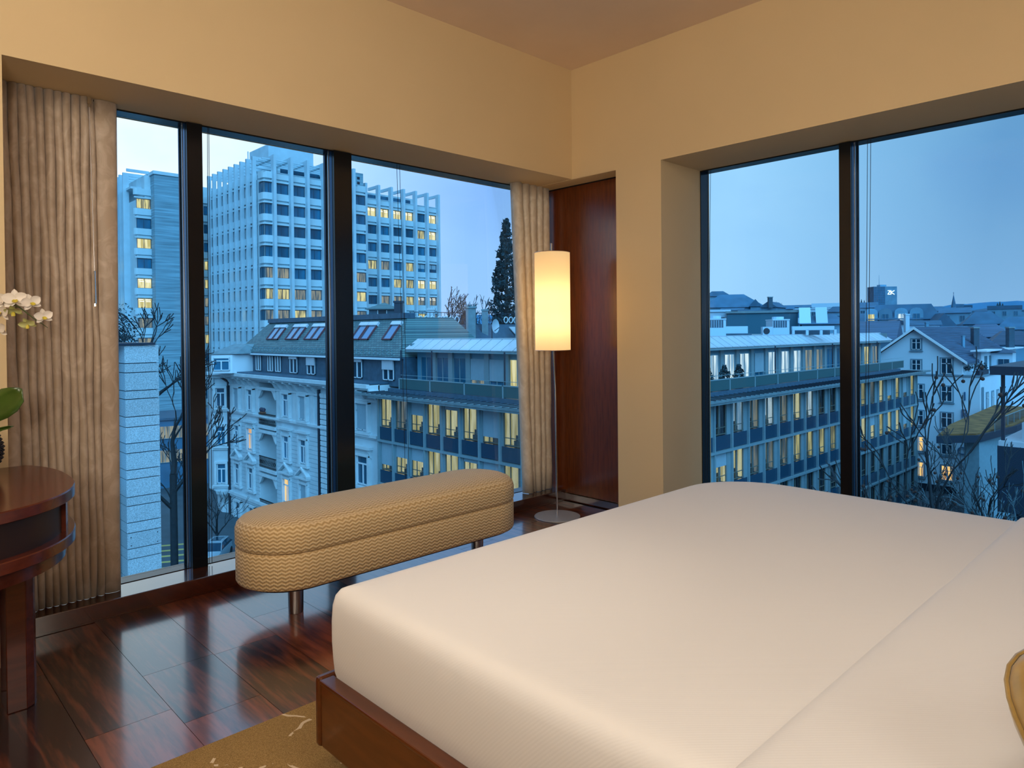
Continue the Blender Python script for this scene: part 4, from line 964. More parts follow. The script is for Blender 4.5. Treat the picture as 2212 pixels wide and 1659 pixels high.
KA = 1.18; ap.scale = (KA, KA, KA); ap.location = (AX*KA, 53*KA, EYE+KA*(G-EYE))
# roof top hut, chimneys
def chimney(label, px0, px1, ytop, ybot, D, m=M_BRICK, group=None, pots=3):
    a = spot(px0, ybot, D); b = spot(px1, ybot, D); zt = spot((px0+px1)/2, ytop, D).z; w = (b-a).length; c = (a+b)/2
    t = thing('chimney', label, 'chimney', (c.x, c.y, min(a.z, b.z)-1.0), rz=-YAW, group=group); h = zt-(min(a.z, b.z)-1.0)
    part('chimney_stack', MB().box(-w*.42, w*.42, -w*.3, w*.5, 0, h*.97-.1), m, t); part('chimney_cap', bx(-w/2, w/2, -w*.38, w*.58, h*.97-.1, h), M_DZINC if m is M_BRICK else m, t)
    for i in range(pots): part('chimney_pot', MB().cyl(-w*.3+w*.6*i/max(1, pots-1), 0, h, h+w*.16, w*.07, n=8), m, t)
    return t
chimney('dark metal chimney shaft rising through the slate mansard roof', 851, 872, 650, 700, 67, M_CANOPY, pots=0)
chimney('pale rendered chimney block beside the dark metal chimney shaft', 872, 898, 684, 705, 68, M_STUC, pots=0)
hu = thing('roof_hut', 'small hipped roof hut standing on the slate mansard roof', 'roof hut', spot(826, 696, 70), rz=-YAW); hu.scale = (1.15, 1.15, 1.15)
part('hut_wall', bx(-1.15, 1.15, 0, 2, -.6, 1.15), M_SLATE2, hu); part('hut_door', bx(-.3, .35, -.05, 0, -.2, 1.0), M_DARK, hu)
part('hut_post', bx(.36, .42, -.06, 0, -.3, 1.05), M_FRAMEW, hu); part('hut_post', bx(-.42, -.36, -.06, 0, -.3, 1.05), M_FRAMEW, hu)
part('hut_roof', MB().loft([[(-1.5, -.4, 1.12), (1.5, -.4, 1.12), (1.5, 2.4, 1.12), (-1.5, 2.4, 1.12)], [(-.1, .9, 1.72), (.1, .9, 1.72), (.1, 1.1, 1.72), (-.1, 1.1, 1.72)]]), M_SLATE, hu)

# ---------------------------------------------------------------- mid-century glass office
OX, OY = 30.25, 24.65; ZC = -3.62; RP = 3.37
of = thing('office_building', 'flat-roofed office building with lit window bays and metal canopy', 'office building', (OX, OY, G))
def OPt(x, y, z): return (x-OX, y-OY, z-G)
def opart(name, boxes, m, **k):
    mb = MB()
    for b in boxes: mb.box(b[0]-OX, b[1]-OX, b[2]-OY, b[3]-OY, b[4]-G, b[5]-G)
    return part(name, mb, m, of, **k)
XE, YE = 85.2, 46.75
opart('core_wall', [(OX+.95, XE-.3, OY+.95, YE, G, ZC)], M_DARK)
opart('end_wall', [(XE-.3, XE, OY, YE, G, ZC), (OX, OX+2, YE-.1, YE+.1, G, ZC)], M_OFFICE)
NL, PL = 11, (YE-OY-.1)/11; NR_, PR = 23, (XE-OX-.35)/23
LY = [OY+.05+PL*k for k in range(NL+1)]; LX = [OX+.35+PR*k for k in range(NR_+1)]
for y in LY: inst('mullion_post', 'mpL', lambda: bx(-.12, .3, -.07, .07, 0, ZC-G), M_OFFICE, of, OPt(OX, y, G))
for x in LX: inst('mullion_post', 'mpR', lambda: bx(-.07, .07, -.12, .3, 0, ZC-G), M_OFFICE, of, OPt(x, OY, G))
rL = {0: ['_bright', '_dim', '_bright_half', '_bright', '_bright_top', '_bright', '_lit_low', '_bright', '_bright', '_lit', '_bright'],
      1: ['_lit_low', '_bright_half', '_bright_half', '_bright', '_bright', '_bright_top', '_dim_low', '_bright', '_bright', '_bright', '_lit']}
rR = {0: ['_bright', '_cool', '_lit', '_cool', '_dim', '', '_cool', '_dim', '_cool', '_dim', '_bright', '_cool', '', '', '', '_dim', '_lit', '_dim', '_bright', '_lit_low', '_bright', '_dim_low', '_bright', '_bright'],
      1: ['_lit', '_lit', '_bright', '_dim', '_lit', '_bright_half', '_bright', '_dim', '_dim', '_dim', '_lit', '_lit', '_lit', '_lit', '_dim', '_bright', '_bright', '_bright_half', '_bright', '_bright', '_bright', '_dim_low', '_bright', '_lit'],
      2: ['', '', '', '', '_dim', '', '', '', '', '', '', '', '', '', '', '', '', '', '', '', '', '', '', ''],
      3: ['']*24}
for k in range(4):
    zt = ZC-.14-RP*k; h = 2.14; zb = zt-h
    for j in range(NL):
        y = (LY[j]+LY[j+1])/2; jj = NL-1-j
        window(of, 'office'+rL.get(k, ['']*11)[jj], PL-.42, h, OPt(OX+.12, y, zb), RX)
        inst('spandrel', 'osL', lambda: bx(-PL/2+.07, PL/2-.07, .05, .2, -1.02, -.06), M_SPAN, of, OPt(OX, y, zb), RX)
        inst('window_jamb', 'ojL', lambda: MB().box(-PL/2+.07, -PL/2+.21, .04, .2, -.06, h+.14).box(PL/2-.21, PL/2-.07, .04, .2, -.06, h+.14), M_OFFICE, of, OPt(OX, y, zb), RX)
    for j in range(NR_):
        x = (LX[j]+LX[j+1])/2
        window(of, 'office'+rR[k][j], PR-.78, h, OPt(x-.12, OY+.12, zb), 0)
        inst('spandrel', 'osR', lambda: bx(-PR/2+.07, PR/2-.07, .05, .2, -1.02, -.06), M_SPAN, of, OPt(x, OY, zb), 0)
        inst('window_jamb', 'ojR', lambda: MB().box(-PR/2+.07, -PR/2+.25, .04, .2, -.06, h+.14).box(PR/2-.55, PR/2-.07, .04, .2, -.06, h+.14), M_OFFICE, of, OPt(x, OY, zb), 0)
    zz_ = zb-1.06
    opart('floor_band', [(OX-.16, OX+.2, OY-.1, YE, zz_-.16, zz_), (OX-.16, XE, OY-.16, OY+.2, zz_-.16, zz_)], M_OFFICE)
# canopy slab with standing seams
cano = opart('canopy', [(OX-1.0, OX+1.2, OY-1.0, YE+2.2, ZC+.12, ZC+.30), (OX-1.0, XE+1.6, OY-1.0, OY+1.2, ZC+.12, ZC+.30), (OX-.95, OX+1, OY-.95, YE, ZC-.02, ZC+.12), (OX, XE, OY-.95, OY+1, ZC-.02, ZC+.12)], M_DZINC)
for i in range(36): inst('canopy_seam', 'csL', lambda: bx(0, 2.1, -.03, .03, 0, .05), M_DARK, of, OPt(OX-1, OY-.6+.67*i, ZC+.30))
for i in range(82): inst('canopy_seam', 'csR', lambda: bx(-.03, .03, 0, 2.1, 0, .05), M_DARK, of, OPt(OX-.6+.67*i, OY-1, ZC+.30))
# terrace balustrade
RXo, RYo = OX+.75, OY+.75; ZR0, ZR1 = -2.95, -2.22
L6 = 3.9
opart('terrace_kerb', [(RXo-.1, RXo+.3, RYo, YE-.4, ZC+.3, -3.0), (RXo, XE-3, RYo-.1, RYo+.3, ZC+.3, -3.0)], M_SLATE2)
for i in range(6):
    y = RYo+L6*i
    if y+L6 <= YE: inst('rail_panel', 'rpL', lambda: bx(-.03, .03, .08, L6-.08, ZR0-G, ZR1-G), M_TEAL, of, OPt(RXo, y, G))
    inst('rail_post', 'rpo', lambda: bx(-.05, .05, -.05, .05, -3.3-G, -2.15-G), M_OFFICE, of, OPt(RXo, y, G))
for i in range(14):
    x = RXo+3.75*i
    inst('rail_panel', 'rpR', lambda: bx(.08, 3.67, -.03, .03, ZR0-G, ZR1-G), M_TEAL, of, OPt(x, RYo, G))
    inst('rail_post', 'rpo', None, M_OFFICE, of, OPt(x, RYo, G))
opart('hand_rail', [(RXo-.05, RXo+.05, RYo, RYo+L6*5, -2.22, -2.15), (RXo, RXo+52.5, RYo-.05, RYo+.05, -2.22, -2.15), (RXo+.1, RXo+.14, RYo, RYo+L6*5, -1.93, -1.90), (RXo, RXo+52.5, RYo+.1, RYo+.14, -1.93, -1.90)], M_OFFICE)
for i in (0, 2, 4, 5): opart('awning_post', [(RXo+.12, RXo+.2, RYo+L6*i-.04, RYo+L6*i+.04, -3.3, .0)], M_CANOPY)
for i in (0, 3, 6, 9, 12): opart('awning_post', [(RXo+3.75*i-.04, RXo+3.75*i+.04, RYo+.12, RYo+.2, -3.3, .0)], M_CANOPY)
# set-back top storey
PX_, PY_ = 33.0, 27.2; PXE, PYE = 82.0, 45.3
opart('penthouse_wall', [(PX_, PXE, PY_, PYE, -3.3, -.1)], mat('blue_grey_cladding', (.13, .34, .46, 1), .5))
opart('penthouse_fascia', [(PX_-.9, PXE+.5, PY_-.9, PYE+.4, -.16, .02)], M_OFFICE)
for i, s in enumerate(['', '', '', '_dim_half', '_half', '_bright', '_bright', '_lit', '_lit']):
    y = 44.0-2.03*i
    window(of, 'plain'+s, 1.45, 2.35, OPt(PX_-.09, y, -2.95), RX)
    inst('penthouse_post', 'ppL', lambda: bx(-.25, .25, -.16, .05, 0, 3.1), M_OFFICE, of, OPt(PX_, y-1.02, -3.3), RX)
for i, s in enumerate(['_cool', '_cool', '_half', '_bright', '_cool', '_cool', '_cool', '_cool', '_half', '_cool', '_cool', '_cool', '_dim', '_dim', '', '', '_bright', '_dim', '_lit', '_dim']):
    x = PX_+1.9+2.37*i
    window(of, 'plain'+s, 1.5, 2.4, OPt(x, PY_-.09, -2.98), 0)
    inst('penthouse_post', 'ppR', lambda: bx(-.22, .22, -.16, .05, 0, 3.1), M_OFFICE, of, OPt(x+1.18, PY_, -3.3), 0)
def zp(w): return lambda: MB().prism([(0, 0), (.0, .06), (1.25, .84), (1.25, .78)], 0, -w/2+.035, w/2-.035)
wl = 1.12
for i in range(17): inst('zinc_panel', 'zpl', zp(wl), M_ZINC, of, OPt(PX_-.95, PYE-.2-wl*i, .02), RX)
for i in range(45): inst('zinc_panel', 'zpl', None, M_ZINC, of, OPt(PX_-.1+wl*i, PY_-.95, .02), 0)
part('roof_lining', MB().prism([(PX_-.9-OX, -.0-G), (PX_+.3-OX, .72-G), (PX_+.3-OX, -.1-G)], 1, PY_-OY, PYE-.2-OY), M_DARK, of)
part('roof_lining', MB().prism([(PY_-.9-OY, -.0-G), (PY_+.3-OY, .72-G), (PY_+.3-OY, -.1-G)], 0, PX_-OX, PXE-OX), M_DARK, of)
opart('roof_deck', [(PX_+.25, PXE, PY_+.25, PYE, .02, .80)], M_DZINC)
opart('roof_edge', [(PX_+.2, PX_+.35, PY_+.2, PYE, .80, .88), (PX_+.2, PXE, PY_+.2, PY_+.35, .80, .88)], M_ZINC)
opart('end_gable', [(PX_-.6, PX_+.4, PYE-.1, PYE+.1, -.1, .5), (PXE-.1, PXE+.1, PY_-.6, PYE, -.1, .8)], M_DZINC)
# small conifers in front of the top storey
for i, (px, dlab) in enumerate(((1529, 'leftmost dark potted conifer on the office terrace, partly behind the blind cord'), (1565, 'middle dark potted conifer on the office terrace'), (1596, 'rightmost dark potted conifer on the office terrace'))):
    p = onY(px, 820, RYo+.6); t = thing('potted_conifer', dlab, 'potted conifer', (p.x, p.y, -3.0), group='potted conifers on the office terrace')
    rr_ = random.Random(i); part('pot', MB().cyl(0, 0, 0, .35, .28, .34, 10), M_SLATE2, t)
    m_ = MB()
    for j in range(150):
        z = .3+rr_.random()*1.35; r = .42*math.sin(PI*min(1, (1.75-z)/1.5)*.62)+.03; a = rr_.random()*6.3; q = rr_.random()**.4
        c = Vector((r*q*math.cos(a), r*q*math.sin(a), z)); s = .13
        m_.add([c+Vector((rr_.uniform(-s, s), rr_.uniform(-s, s), rr_.uniform(-s, s*1.5))) for _ in range(4)], [(0, 1, 2), (0, 2, 3), (0, 1, 3), (1, 2, 3)])
    part('foliage', m_, M_EVER, t, stuff=True)

# equipment on the office roof
def roofbox(name, label, px0, px1, yt, yb, D, parts, cat='roof unit'):
    a = spot(px0, yb, D); b = spot(px1, yb, D); w = (b-a).length; h = spot(px0, yt, D).z-a.z; c = (a+b)/2
    t = thing(name, label, cat, (c.x, c.y, .80), rz=-YAW-R(5)); h = a.z+h-.80
    parts(t, w, h); return t
def hv(t, w, h):
    part('casing', bx(-w/2, w/2, 0, 2.2, 0, h*.80), M_FARP, t)
    part('cap', bx(-w*.52, w*.52, -.05, 2.3, h*.80, h*.86), M_FARP, t); part('fan_cowl', MB().cyl(0, 1, h*.86, h, w*.36, n=12), M_FARP, t)
    for i in range(6): part('louvre', bx(-w*.46+w*.14*i, -w*.46+w*.14*i+w*.10, -.03, .01, h*.42, h*.78), M_SLATE2, t)
roofbox('cooling_unit', 'left large pale cooling unit on the office roof', 1532, 1568, 682, 727, 60, hv); roofbox('cooling_unit', 'right large pale cooling unit on the office roof', 1670, 1705, 684, 724, 62, hv)
def fanb(t, w, h):
    part('casing', bx(-w/2, w/2, 0, .6, 0, h), M_FARP, t); part('fan_grille', MB().loft([[(-w*.12+h*.36*math.cos(2*PI*j/16), y, h*.5+h*.36*math.sin(2*PI*j/16)) for j in range(16)] for y in (-.03, .01)]), M_DARK, t)
roofbox('air_conditioner', 'small pale air conditioner with round fan on the office roof', 1648, 1669, 706, 725, 61, fanb)
def lowb(t, w, h): part('casing', bx(-w/2, w/2, 0, 1.4, 0, h), M_FARP, t); part('plinth', bx(-w/2-.05, w/2+.3, -.1, 1.5, 0, h*.25), M_SLATE2, t)
roofbox('roof_duct', 'long low pale duct between the cooling units on the office roof', 1569, 1615, 705, 727, 61, lowb)
def frm(t, w, h):
    part('roof_beam', bx(-w/2, w/2, -.1, .2, h*.55, h), M_FARP, t)
    for i in range(4): part('frame_post', bx(-w/2+w*i/3.02, -w/2+w*i/3.02+.22, -.1, .1, 0, h*.6), M_FARP, t)
    part('dark_back', bx(-w/2, w/2, 1.0, 1.2, 0, h*.55), M_SLATE2, t)
roofbox('roof_frame', 'pale open frame shelter at the right of the office roof', 1712, 1800, 705, 724, 63, frm, 'shelter')

# ---------------------------------------------------------------- slate roofed house behind the office
hb = thing('slate_house', 'dark slate roof with roof terrace behind the glass office', 'house', (42.5, 58, G))
part('wall', bx(0, 24, 1.6, 16, 0, .6-G), M_STUC, hb)
part('slate_slope', MB().prism([(-1, .2-G), (1.6, 2.2-G), (1.6, 0-G)], 0, -.5, 24.5), M_SLATE2, hb)
part('terrace', bx(0, 24, 1.6, 16, .5-G, 2.25-G), M_BRICK, hb)
for i in range(2): part('roof_window', MB().prism([(-.5, .75-G), (.9, 1.85-G), (.9, 1.95-G), (-.5, .85-G)], 0, 2.2+11.3*i, 3.2+11.3*i), M_ZINC, hb)
ir = MB()
for i in range(48):
    x_ = .2+.5*i; ir.box(x_-.018, x_+.018, 1.68, 1.72, 2.25-G, 3.5-G)
ir.box(0, 24, 1.66, 1.74, 3.47-G, 3.54-G)
part('iron_railing', ir, M_CANOPY, hb, stuff=True)
orn = MB()
for x0 in (.6, 4.0, 13.8, 19.5):
    for i in range(4): orn.path([(x0+i*.8+.32*math.cos(PI/4*q), 1.7, 2.75-G+.36*math.sin(PI/4*q)) for q in range(9)], .07, 4)
part('scroll_ornament', orn, M_FRAMEW, hb, stuff=True)
chimney('broad capped chimney in the middle of the slate roof terrace', 1004, 1030, 662, 712, 76, M_DZINC)
chimney('pale chimney left on the roof terrace in front of the tower', 923, 941, 666, 712, 77, M_STUC)
chimney('low grey chimney on the roof terrace left of the big conifer', 1040, 1056, 668, 712, 78, M_DZINC, pots=0)
chimney('low grey chimney on the roof terrace right of the big conifer', 1112, 1125, 672, 712, 79, M_DZINC, pots=0)
ds = thing('satellite_dish', 'pale satellite dish on a mast above the zinc roof', 'satellite dish', spot(1064, 735, 52), rz=-YAW+R(60))
dm_ = MB(); rg = []
for i in range(5): r = .52*i/4+.005; rg.append([(r*math.cos(2*PI*j/20), -.12+.16*(i/4)**2*-1, 1.05+r*math.sin(2*PI*j/20)) for j in range(20)])
part('dish', dm_.loft(rg, cap0=True, cap1=False), M_ZINC, ds, smooth=60); part('mast', MB().cyl(0, .05, -.6, 1.1, .035, n=6), M_CANOPY, ds); part('feed_arm', MB().tube((0, -.2, .7), (0, -.6, .95), .025), M_CANOPY, ds)
for px, yt, lab in ((976, 618, 'tall thin flagpole left of the broad chimney'), (1006, 636, 'shorter thin pole above the broad chimney')):
    p = spot(px, 712, 75); o = link('flagpole', MB().cyl(0, 0, 0, spot(px, yt, 75).z-p.z, .045, .03, 6).mesh('flagpole', M_CANOPY), None, p); tag(o, lab, 'pole')

# ---------------------------------------------------------------- white gabled house
WX_ = 95.0
wh = thing('white_house', 'white rendered gabled house with grey window surrounds and wall letters', 'house', (WX_, 21, G))
def WP(x, y, z): return (x-WX_, y-21, z-G)
YC, ZA = 27.58, 1.15; SLP = .745
gp = [(20.83, G), (20.83, -4.3), (22.6, -4.3), (22.6, ZA-SLP*(YC-22.6)), (YC, ZA), (YC+6.2, ZA-SLP*6.2), (YC+6.2, G)]
part('gable_wall', MB().prism([(a-21, b-G) for a, b in gp], 0, 0, 24), M_WHITE, wh)
th = .22
for s, yo in ((-1, YC-5.6), (1, YC+6.8)):
    za = ZA-SLP*abs(yo-YC)
    part('roof_slope', MB().prism([(YC-21, ZA+.12-G), (yo-21, za+.12-G), (yo-21, za+.12+th-G), (YC-21, ZA+.12+th-G)], 0, -.5, 24.5), M_TILE, wh)
    part('verge_board', MB().prism([(YC-21, ZA+.02-G), (yo-21, za+.02-G), (yo-21, za+.34-G), (YC-21, ZA+.34-G)], 0, -.62, -.5), M_FRAMEW, wh)
tl_ = MB()
for i in range(22):
    yo = YC-.25-.25*i; za = ZA-SLP*(YC-yo)
    tl_.box(-.45, 24.4, yo-21-.03, yo-21+.03, za+.34-G, za+.42-G)
part('tile_courses', tl_, M_TILE, wh, stuff=True)
part('string_course', bx(-.12, .02, -.25, 14, -4.42-G, -4.22-G), M_TRIMB, wh); part('string_course', bx(0, 24, -.28, -.15, -4.42-G, -4.22-G), M_TRIMB, wh)
for y, zb, w, h, st in ((27.45, -1.30, 1.0, 1.25, 'cross'), (27.45, -4.15, 1.0, 1.55, 'cross'), (24.2, -4.15, 1.15, 1.8, 'cross'), (24.2, -7.45, 1.15, 1.75, 'cross'), (24.2, -10.6, 1.15, 1.75, 'cross'), (24.2, -13.8, 1.15, 1.8, 'cross'), (24.2, -16.9, 1.2, 1.7, 'cross_orangelit'),
                        (27.2, -7.3, 1.0, 1.7, 'cross'), (27.2, -10.5, 1.0, 1.7, 'cross'), (27.2, -13.7, 1.0, 1.7, 'cross_orangelit'), (27.2, -16.8, 1.0, 1.7, 'cross_orangelit')):
    window(wh, st, w, h, WP(WX_-.08, y, zb), RX)
for i in range(5):
    for zb in (-8.3, -11.6, -14.9): window(wh, 'cross', .9, 1.8, WP(98.2+2.6*i, 20.76, zb), 0)
part('downpipe', bx(.4, .6, -.42, -.25, 0, -5.6-G), M_TRIMB, wh)
# wall letters
def letter(ch, y, z, size, m=M_LETTER):
    cu_ = bpy.data.curves.new('letter', 'FONT'); cu_.body = ch; cu_.size = size; cu_.extrude = .05; cu_.align_x = 'CENTER'
    ob = bpy.data.objects.new('wall_letter', cu_); COL.objects.link(ob)
    dg = bpy.context.evaluated_depsgraph_get(); me = bpy.data.meshes.new_from_object(ob.evaluated_get(dg)); bpy.data.objects.remove(ob); me.materials.clear(); me.materials.append(m)
    return me
me = letter('I', 0, 0, 1.45); o = link('wall_letter', me, wh, WP(WX_-.12, 22.33, -7.20), rot=(PI/2, 0, -PI/2))
me = letter('R', 0, 0, 1.45); o = link('wall_letter', me, wh, WP(WX_-.12, 22.33, -9.25), rot=(PI/2, 0, -PI/2))
me = letter('C', 0, 0, 1.30); o = link('wall_letter', me, wh, WP(WX_-.12, 22.7, -13.6), rot=(PI/2, 0, -PI/2))
me = letter('AXO', 0, 0, .42); o = link('wall_lettering', me, wh, WP(WX_-.12, 22.6, -14.75), rot=(PI/2, 0, -PI/2))
me = letter('BAR', 0, 0, .42); o = link('wall_lettering', me, wh, WP(WX_-.12, 22.6, -15.25), rot=(PI/2, 0, -PI/2))
part('garage_opening', bx(-.03, .3, 2.2, 9, 0, .9), M_DARK, wh)
# roof terrace of the white house
part('terrace_storey', bx(5, 24, .8, 1.6, -4.3-G, -1.6-G), M_WHITE, wh)
part('terrace_eaves', bx(3.5, 24, -.1, 1.6, -1.6-G, -1.42-G), M_FRAMEW, wh)
for i in range(4): window(wh, 'plain', 1.0, 1.9, WP(WX_+7+2.4*i, 21.7, -4.1), 0)
tp = MB(); rr_ = random.Random(5)
for cxx, cyy, rad in ((2.0, .6, .75), (.6, 1.2, .4), (3.4, .3, .5)):
    for j in range(150):
        v = Vector((rr_.gauss(0, 1), rr_.gauss(0, 1), rr_.gauss(0, 1))).normalized()*rad*rr_.random()**.3; c = Vector((cxx, cyy, -3.4-G))+v; s = .14
        tp.add([c+Vector((rr_.uniform(-s, s), rr_.uniform(-s, s), rr_.uniform(-s, s))) for _ in range(3)], [(0, 1, 2)])
part('terrace_shrub', tp, M_EVER, wh, stuff=True)
part('planter', bx(.1, 4.5, -.1, .3, -4.3-G, -3.7-G), M_CANOPY, wh)

# ---------------------------------------------------------------- dark bar terrace, right edge
cb = thing('terrace_bar', 'dark steel canopy building with pillars at the right edge', 'building', (41.4, 8.5, G))
def CB(b): return (b[0]-41.4, b[1]-41.4, b[2]-8.5, b[3]-8.5, b[4]-G, b[5]-G)
part('lower_volume', bx(*CB((41.6, 60, -10, 8.4, -7.9, -4.6))), M_CANOPY, cb)
part('base_glazing', bx(*CB((42.2, 60, -10, 8.0, G, -7.9))), M_SPAN, cb)
for i in range(6): part('base_post', bx(*CB((41.9, 42.1, 7.7-1.3*i, 7.9-1.3*i, G, -7.9))), M_OFFICE, cb)
part('canopy_roof', bx(*CB((41.3, 60, -10, 8.65, -1.05, -.62))), M_CANOPY, cb); part('canopy_upstand', bx(*CB((42.5, 60, -10, 7.4, -.62, -.2))), M_DZINC, cb)
for i in range(5): part('pillar', bx(*CB((41.9, 42.05, 8.15-1.05*i, 8.3-1.05*i, -4.6, -1.05))), M_CANOPY, cb)
part('parapet', bx(*CB((41.6, 60, -10, 8.35, -4.6, -4.35))), M_ZINC, cb)
part('pale_counter', bx(*CB((42.8, 50, -10, 7.6, -4.35, -3.5))), M_ZINC, cb)
# moss roof
ms_ = thing('moss_roof_pavilion', 'low pavilion with yellow-green moss roof beyond the bar canopy', 'pavilion', (66, 17.6, G))
part('roof_slab', MB().prism([(0, 0), (2.8, -2.4), (12, -3.4), (30, -3.4), (30, 2.2), (8, 1.2)], 2, -8.35-G, -7.75-G), M_CANOPY, ms_)
part('moss_layer', MB().prism([(.5, -.05), (2.9, -2.2), (12, -3.2), (29.8, -3.2), (29.8, 2.0), (8, 1.0)], 2, -7.75-G, -7.62-G), M_MOSS, ms_)
part('pavilion_wall', bx(3.4, 28, -2.3, -1.2, 0, -8.35-G), mat('teal_wall_render', (.22, .36, .42, 1), .8, var=.1), ms_)  # pavilion wall in plain teal render, tone varied at random
gr = MB()
for i in range(9): gr.box(6+2.5*i, 6.05+2.5*i, -2.9, -2.85, -7.75-G, -6.7-G)
gr.box(6, 27, -2.9, -2.85, -6.75-G, -6.7-G)
part('glass_rail_frame', gr, M_OFFICE, ms_, stuff=True)
part('glass_rail', bx(6, 27, -2.88, -2.86, -7.7-G, -6.75-G), M_FGLASS, ms_)

# ---------------------------------------------------------------- granite pier outside the left window
gp_ = thing('granite_pier', 'pale speckled granite pier with stacked slabs outside the left window', 'pier', (5.77, 21.9, G))
YPp = 21.85
part('pier_core', bx(.04, .84, .05, 1.4, 0, 1.0-G), M_DARK, gp_)
zl = [1.035, .517, .252, -.266, -.505, -1.009, -1.302, -1.767, -2.046, -2.525, -2.791, -3.297, -3.55, -4.029, -4.322, -4.776, -5.069, -5.589, -5.87, -6.38, -6.66]
while zl[-1] > G: zl.append(zl[-1]-(.51 if len(zl) % 2 == 1 else .28))
for a_, b_ in zip(zl[:-1], zl[1:]):
    part('granite_slab', bx(0, .90, -.02, 1.45, b_+.012-G, a_-.012-G), M_GRAN, gp_)
part('coping', bx(-.30, .80, -.08, 1.5, 1.035-G, 1.10-G), M_CANOPY, gp_)
for x_, z_ in ((.10, -4.45), (.80, -4.42), (.10, -4.68), (.80, -4.70)): part('fixing_bolt', MB().loft([[(x_+.014*math.cos(PI/4*j), y, z_-G+.014*math.sin(PI/4*j)) for j in range(8)] for y in (-.03, -.01)]), M_DARK, gp_)
sd = thing('side_wall', 'blue-grey wall strip with dark louvres left of the granite pier', 'wall', (5.2, 22.4, G))
part('wall_panel', bx(-1.6, .40, 0, 1, -3.1-G, 1.0-G), mat('blue_side_cladding', (.16, .36, .50, 1), .5, var=.2), sd)
part('wall_recess', bx(-1.6, .45, .2, 1.2, 0, -3.1-G), M_DARK, sd)
for i in range(34): inst('louvre', 'lv', lambda: MB().prism([(-.02, 0), (.12, .05), (.12, .07), (-.02, .02)], 0, -1.6, .44), M_SLATE2, sd, (0, 0, -3.2-G-.10*i))

# ---------------------------------------------------------------- trees
def tree(label, base, top, trunk_r, seed, m, balls=0, spread=.5, levels=5, lean=(0, 0), twig=.02, first=.25, group=None, cat='tree'):
    rnd = random.Random(seed); t = thing('bare_tree', label, cat, base, group=group); H_ = top-base[2]; mb = MB(); tips = []
    def br(p, d, L, r, lv):
        pts = [p]; rs = [r]; n = 4; dd = Vector(d)
        for i in range(n):
            dd = (dd+Vector((rnd.gauss(0, .13), rnd.gauss(0, .13), rnd.gauss(.05, .10)))).normalized()
            pts.append(pts[-1]+dd*L/n); rs.append(max(twig*.35, r*(1-.45*(i+1)/n)))
        mb.path(pts, rs, 5 if lv < 3 else 3)
        if lv >= levels: tips.append(pts[-1]); return
        k = 3 if lv < 2 else rnd.choice((2, 3, 3))
        for i in range(k):
            q = pts[-1] if i == 0 else pts[rnd.choice((2, 3, 3, 4))]
            a = rnd.uniform(0, 2*PI); sp = spread*rnd.uniform(.6, 1.3) if i else spread*.4
            o_v = Vector((math.cos(a), math.sin(a), 0)); nd = (dd*math.cos(sp)+(o_v-dd*o_v.dot(dd)).normalized()*math.sin(sp)).normalized()
            br(q, nd, L*rnd.uniform(.62, .82), rs[-1]*(.85 if i == 0 else .62), lv+1)
    tr_h = H_*first; trunk_top = Vector((lean[0], lean[1], tr_h))
    mb.path([(0, 0, 0), trunk_top*.5, trunk_top], [trunk_r, trunk_r*.85, trunk_r*.75], 8)
    L0 = (H_-tr_h)*.40
    br(trunk_top, Vector((lean[0]*.1, lean[1]*.1, 1)).normalized(), L0, trunk_r*.7, 1)
    for i in range(3):
        a = seed+i*2.1; br(trunk_top*(.75+.08*i), Vector((math.cos(a)*.7, math.sin(a)*.7, .8)).normalized(), L0*.9, trunk_r*.5, 1)
    part('branches', mb, m, t, smooth=60)
    if balls:
        bm_ = MB().lathe([(.004, -.062), (.05, -.04), (.062, 0), (.05, .04), (.004, .062)], n=8)
        bm_.tube((0, 0, .05), (0, 0, .22), .005, n=3); me = bm_.mesh('seed_ball', m if False else M_BALL, 60)
        rnd.shuffle(tips)
        for q in tips[:balls]: link('seed_ball', me, t, q-Vector((0, 0, .22)))
    return t
b = spot(2032, 1110, 24); tree('large bare plane tree with dark seed balls outside the right window', (b.x, b.y, G), -.6, .22, 11, M_BARK, 60, .5, 5, twig=.065, first=.58)
b = spot(2128, 1120, 27); tree('slimmer bare plane tree beside the bar canopy', (b.x, b.y, G), -2.4, .20, 5, M_BARK, 24, .45, 5, twig=.045, first=.60)
b = spot(1925, 1120, 30); tree('bare plane tree in front of the office windows at right', (b.x, b.y, G), -4.0, .18, 23, M_BARK, 50, .6, 5, twig=.045, first=.55)
b = spot(2205, 1120, 25); tree('bare tree with pale twigs at the right frame edge', (b.x, b.y, G), -3.8, .16, 31, M_BARK2, 10, .55, 5, twig=.04, first=.55)
b = spot(318, 1100, 62); tree('gnarled bare tree rising behind the granite pier', (b.x, b.y, G), 3.6, .45, 8, M_BARK, 0, .55, 5, twig=.13, first=.66)
b = spot(376, 1150, 40); tree('bare tree between the granite pier and left mullion', (b.x, b.y, G), -.5, .26, 14, M_BARK, 0, .45, 5, twig=.08, first=.66)
b = spot(468, 1120, 66); tree('low bare shrub-like tree beside the ornate apartment house corner', (b.x, b.y, G), -13, .16, 19, M_BARK, 0, .5, 4, twig=.06, first=.2)
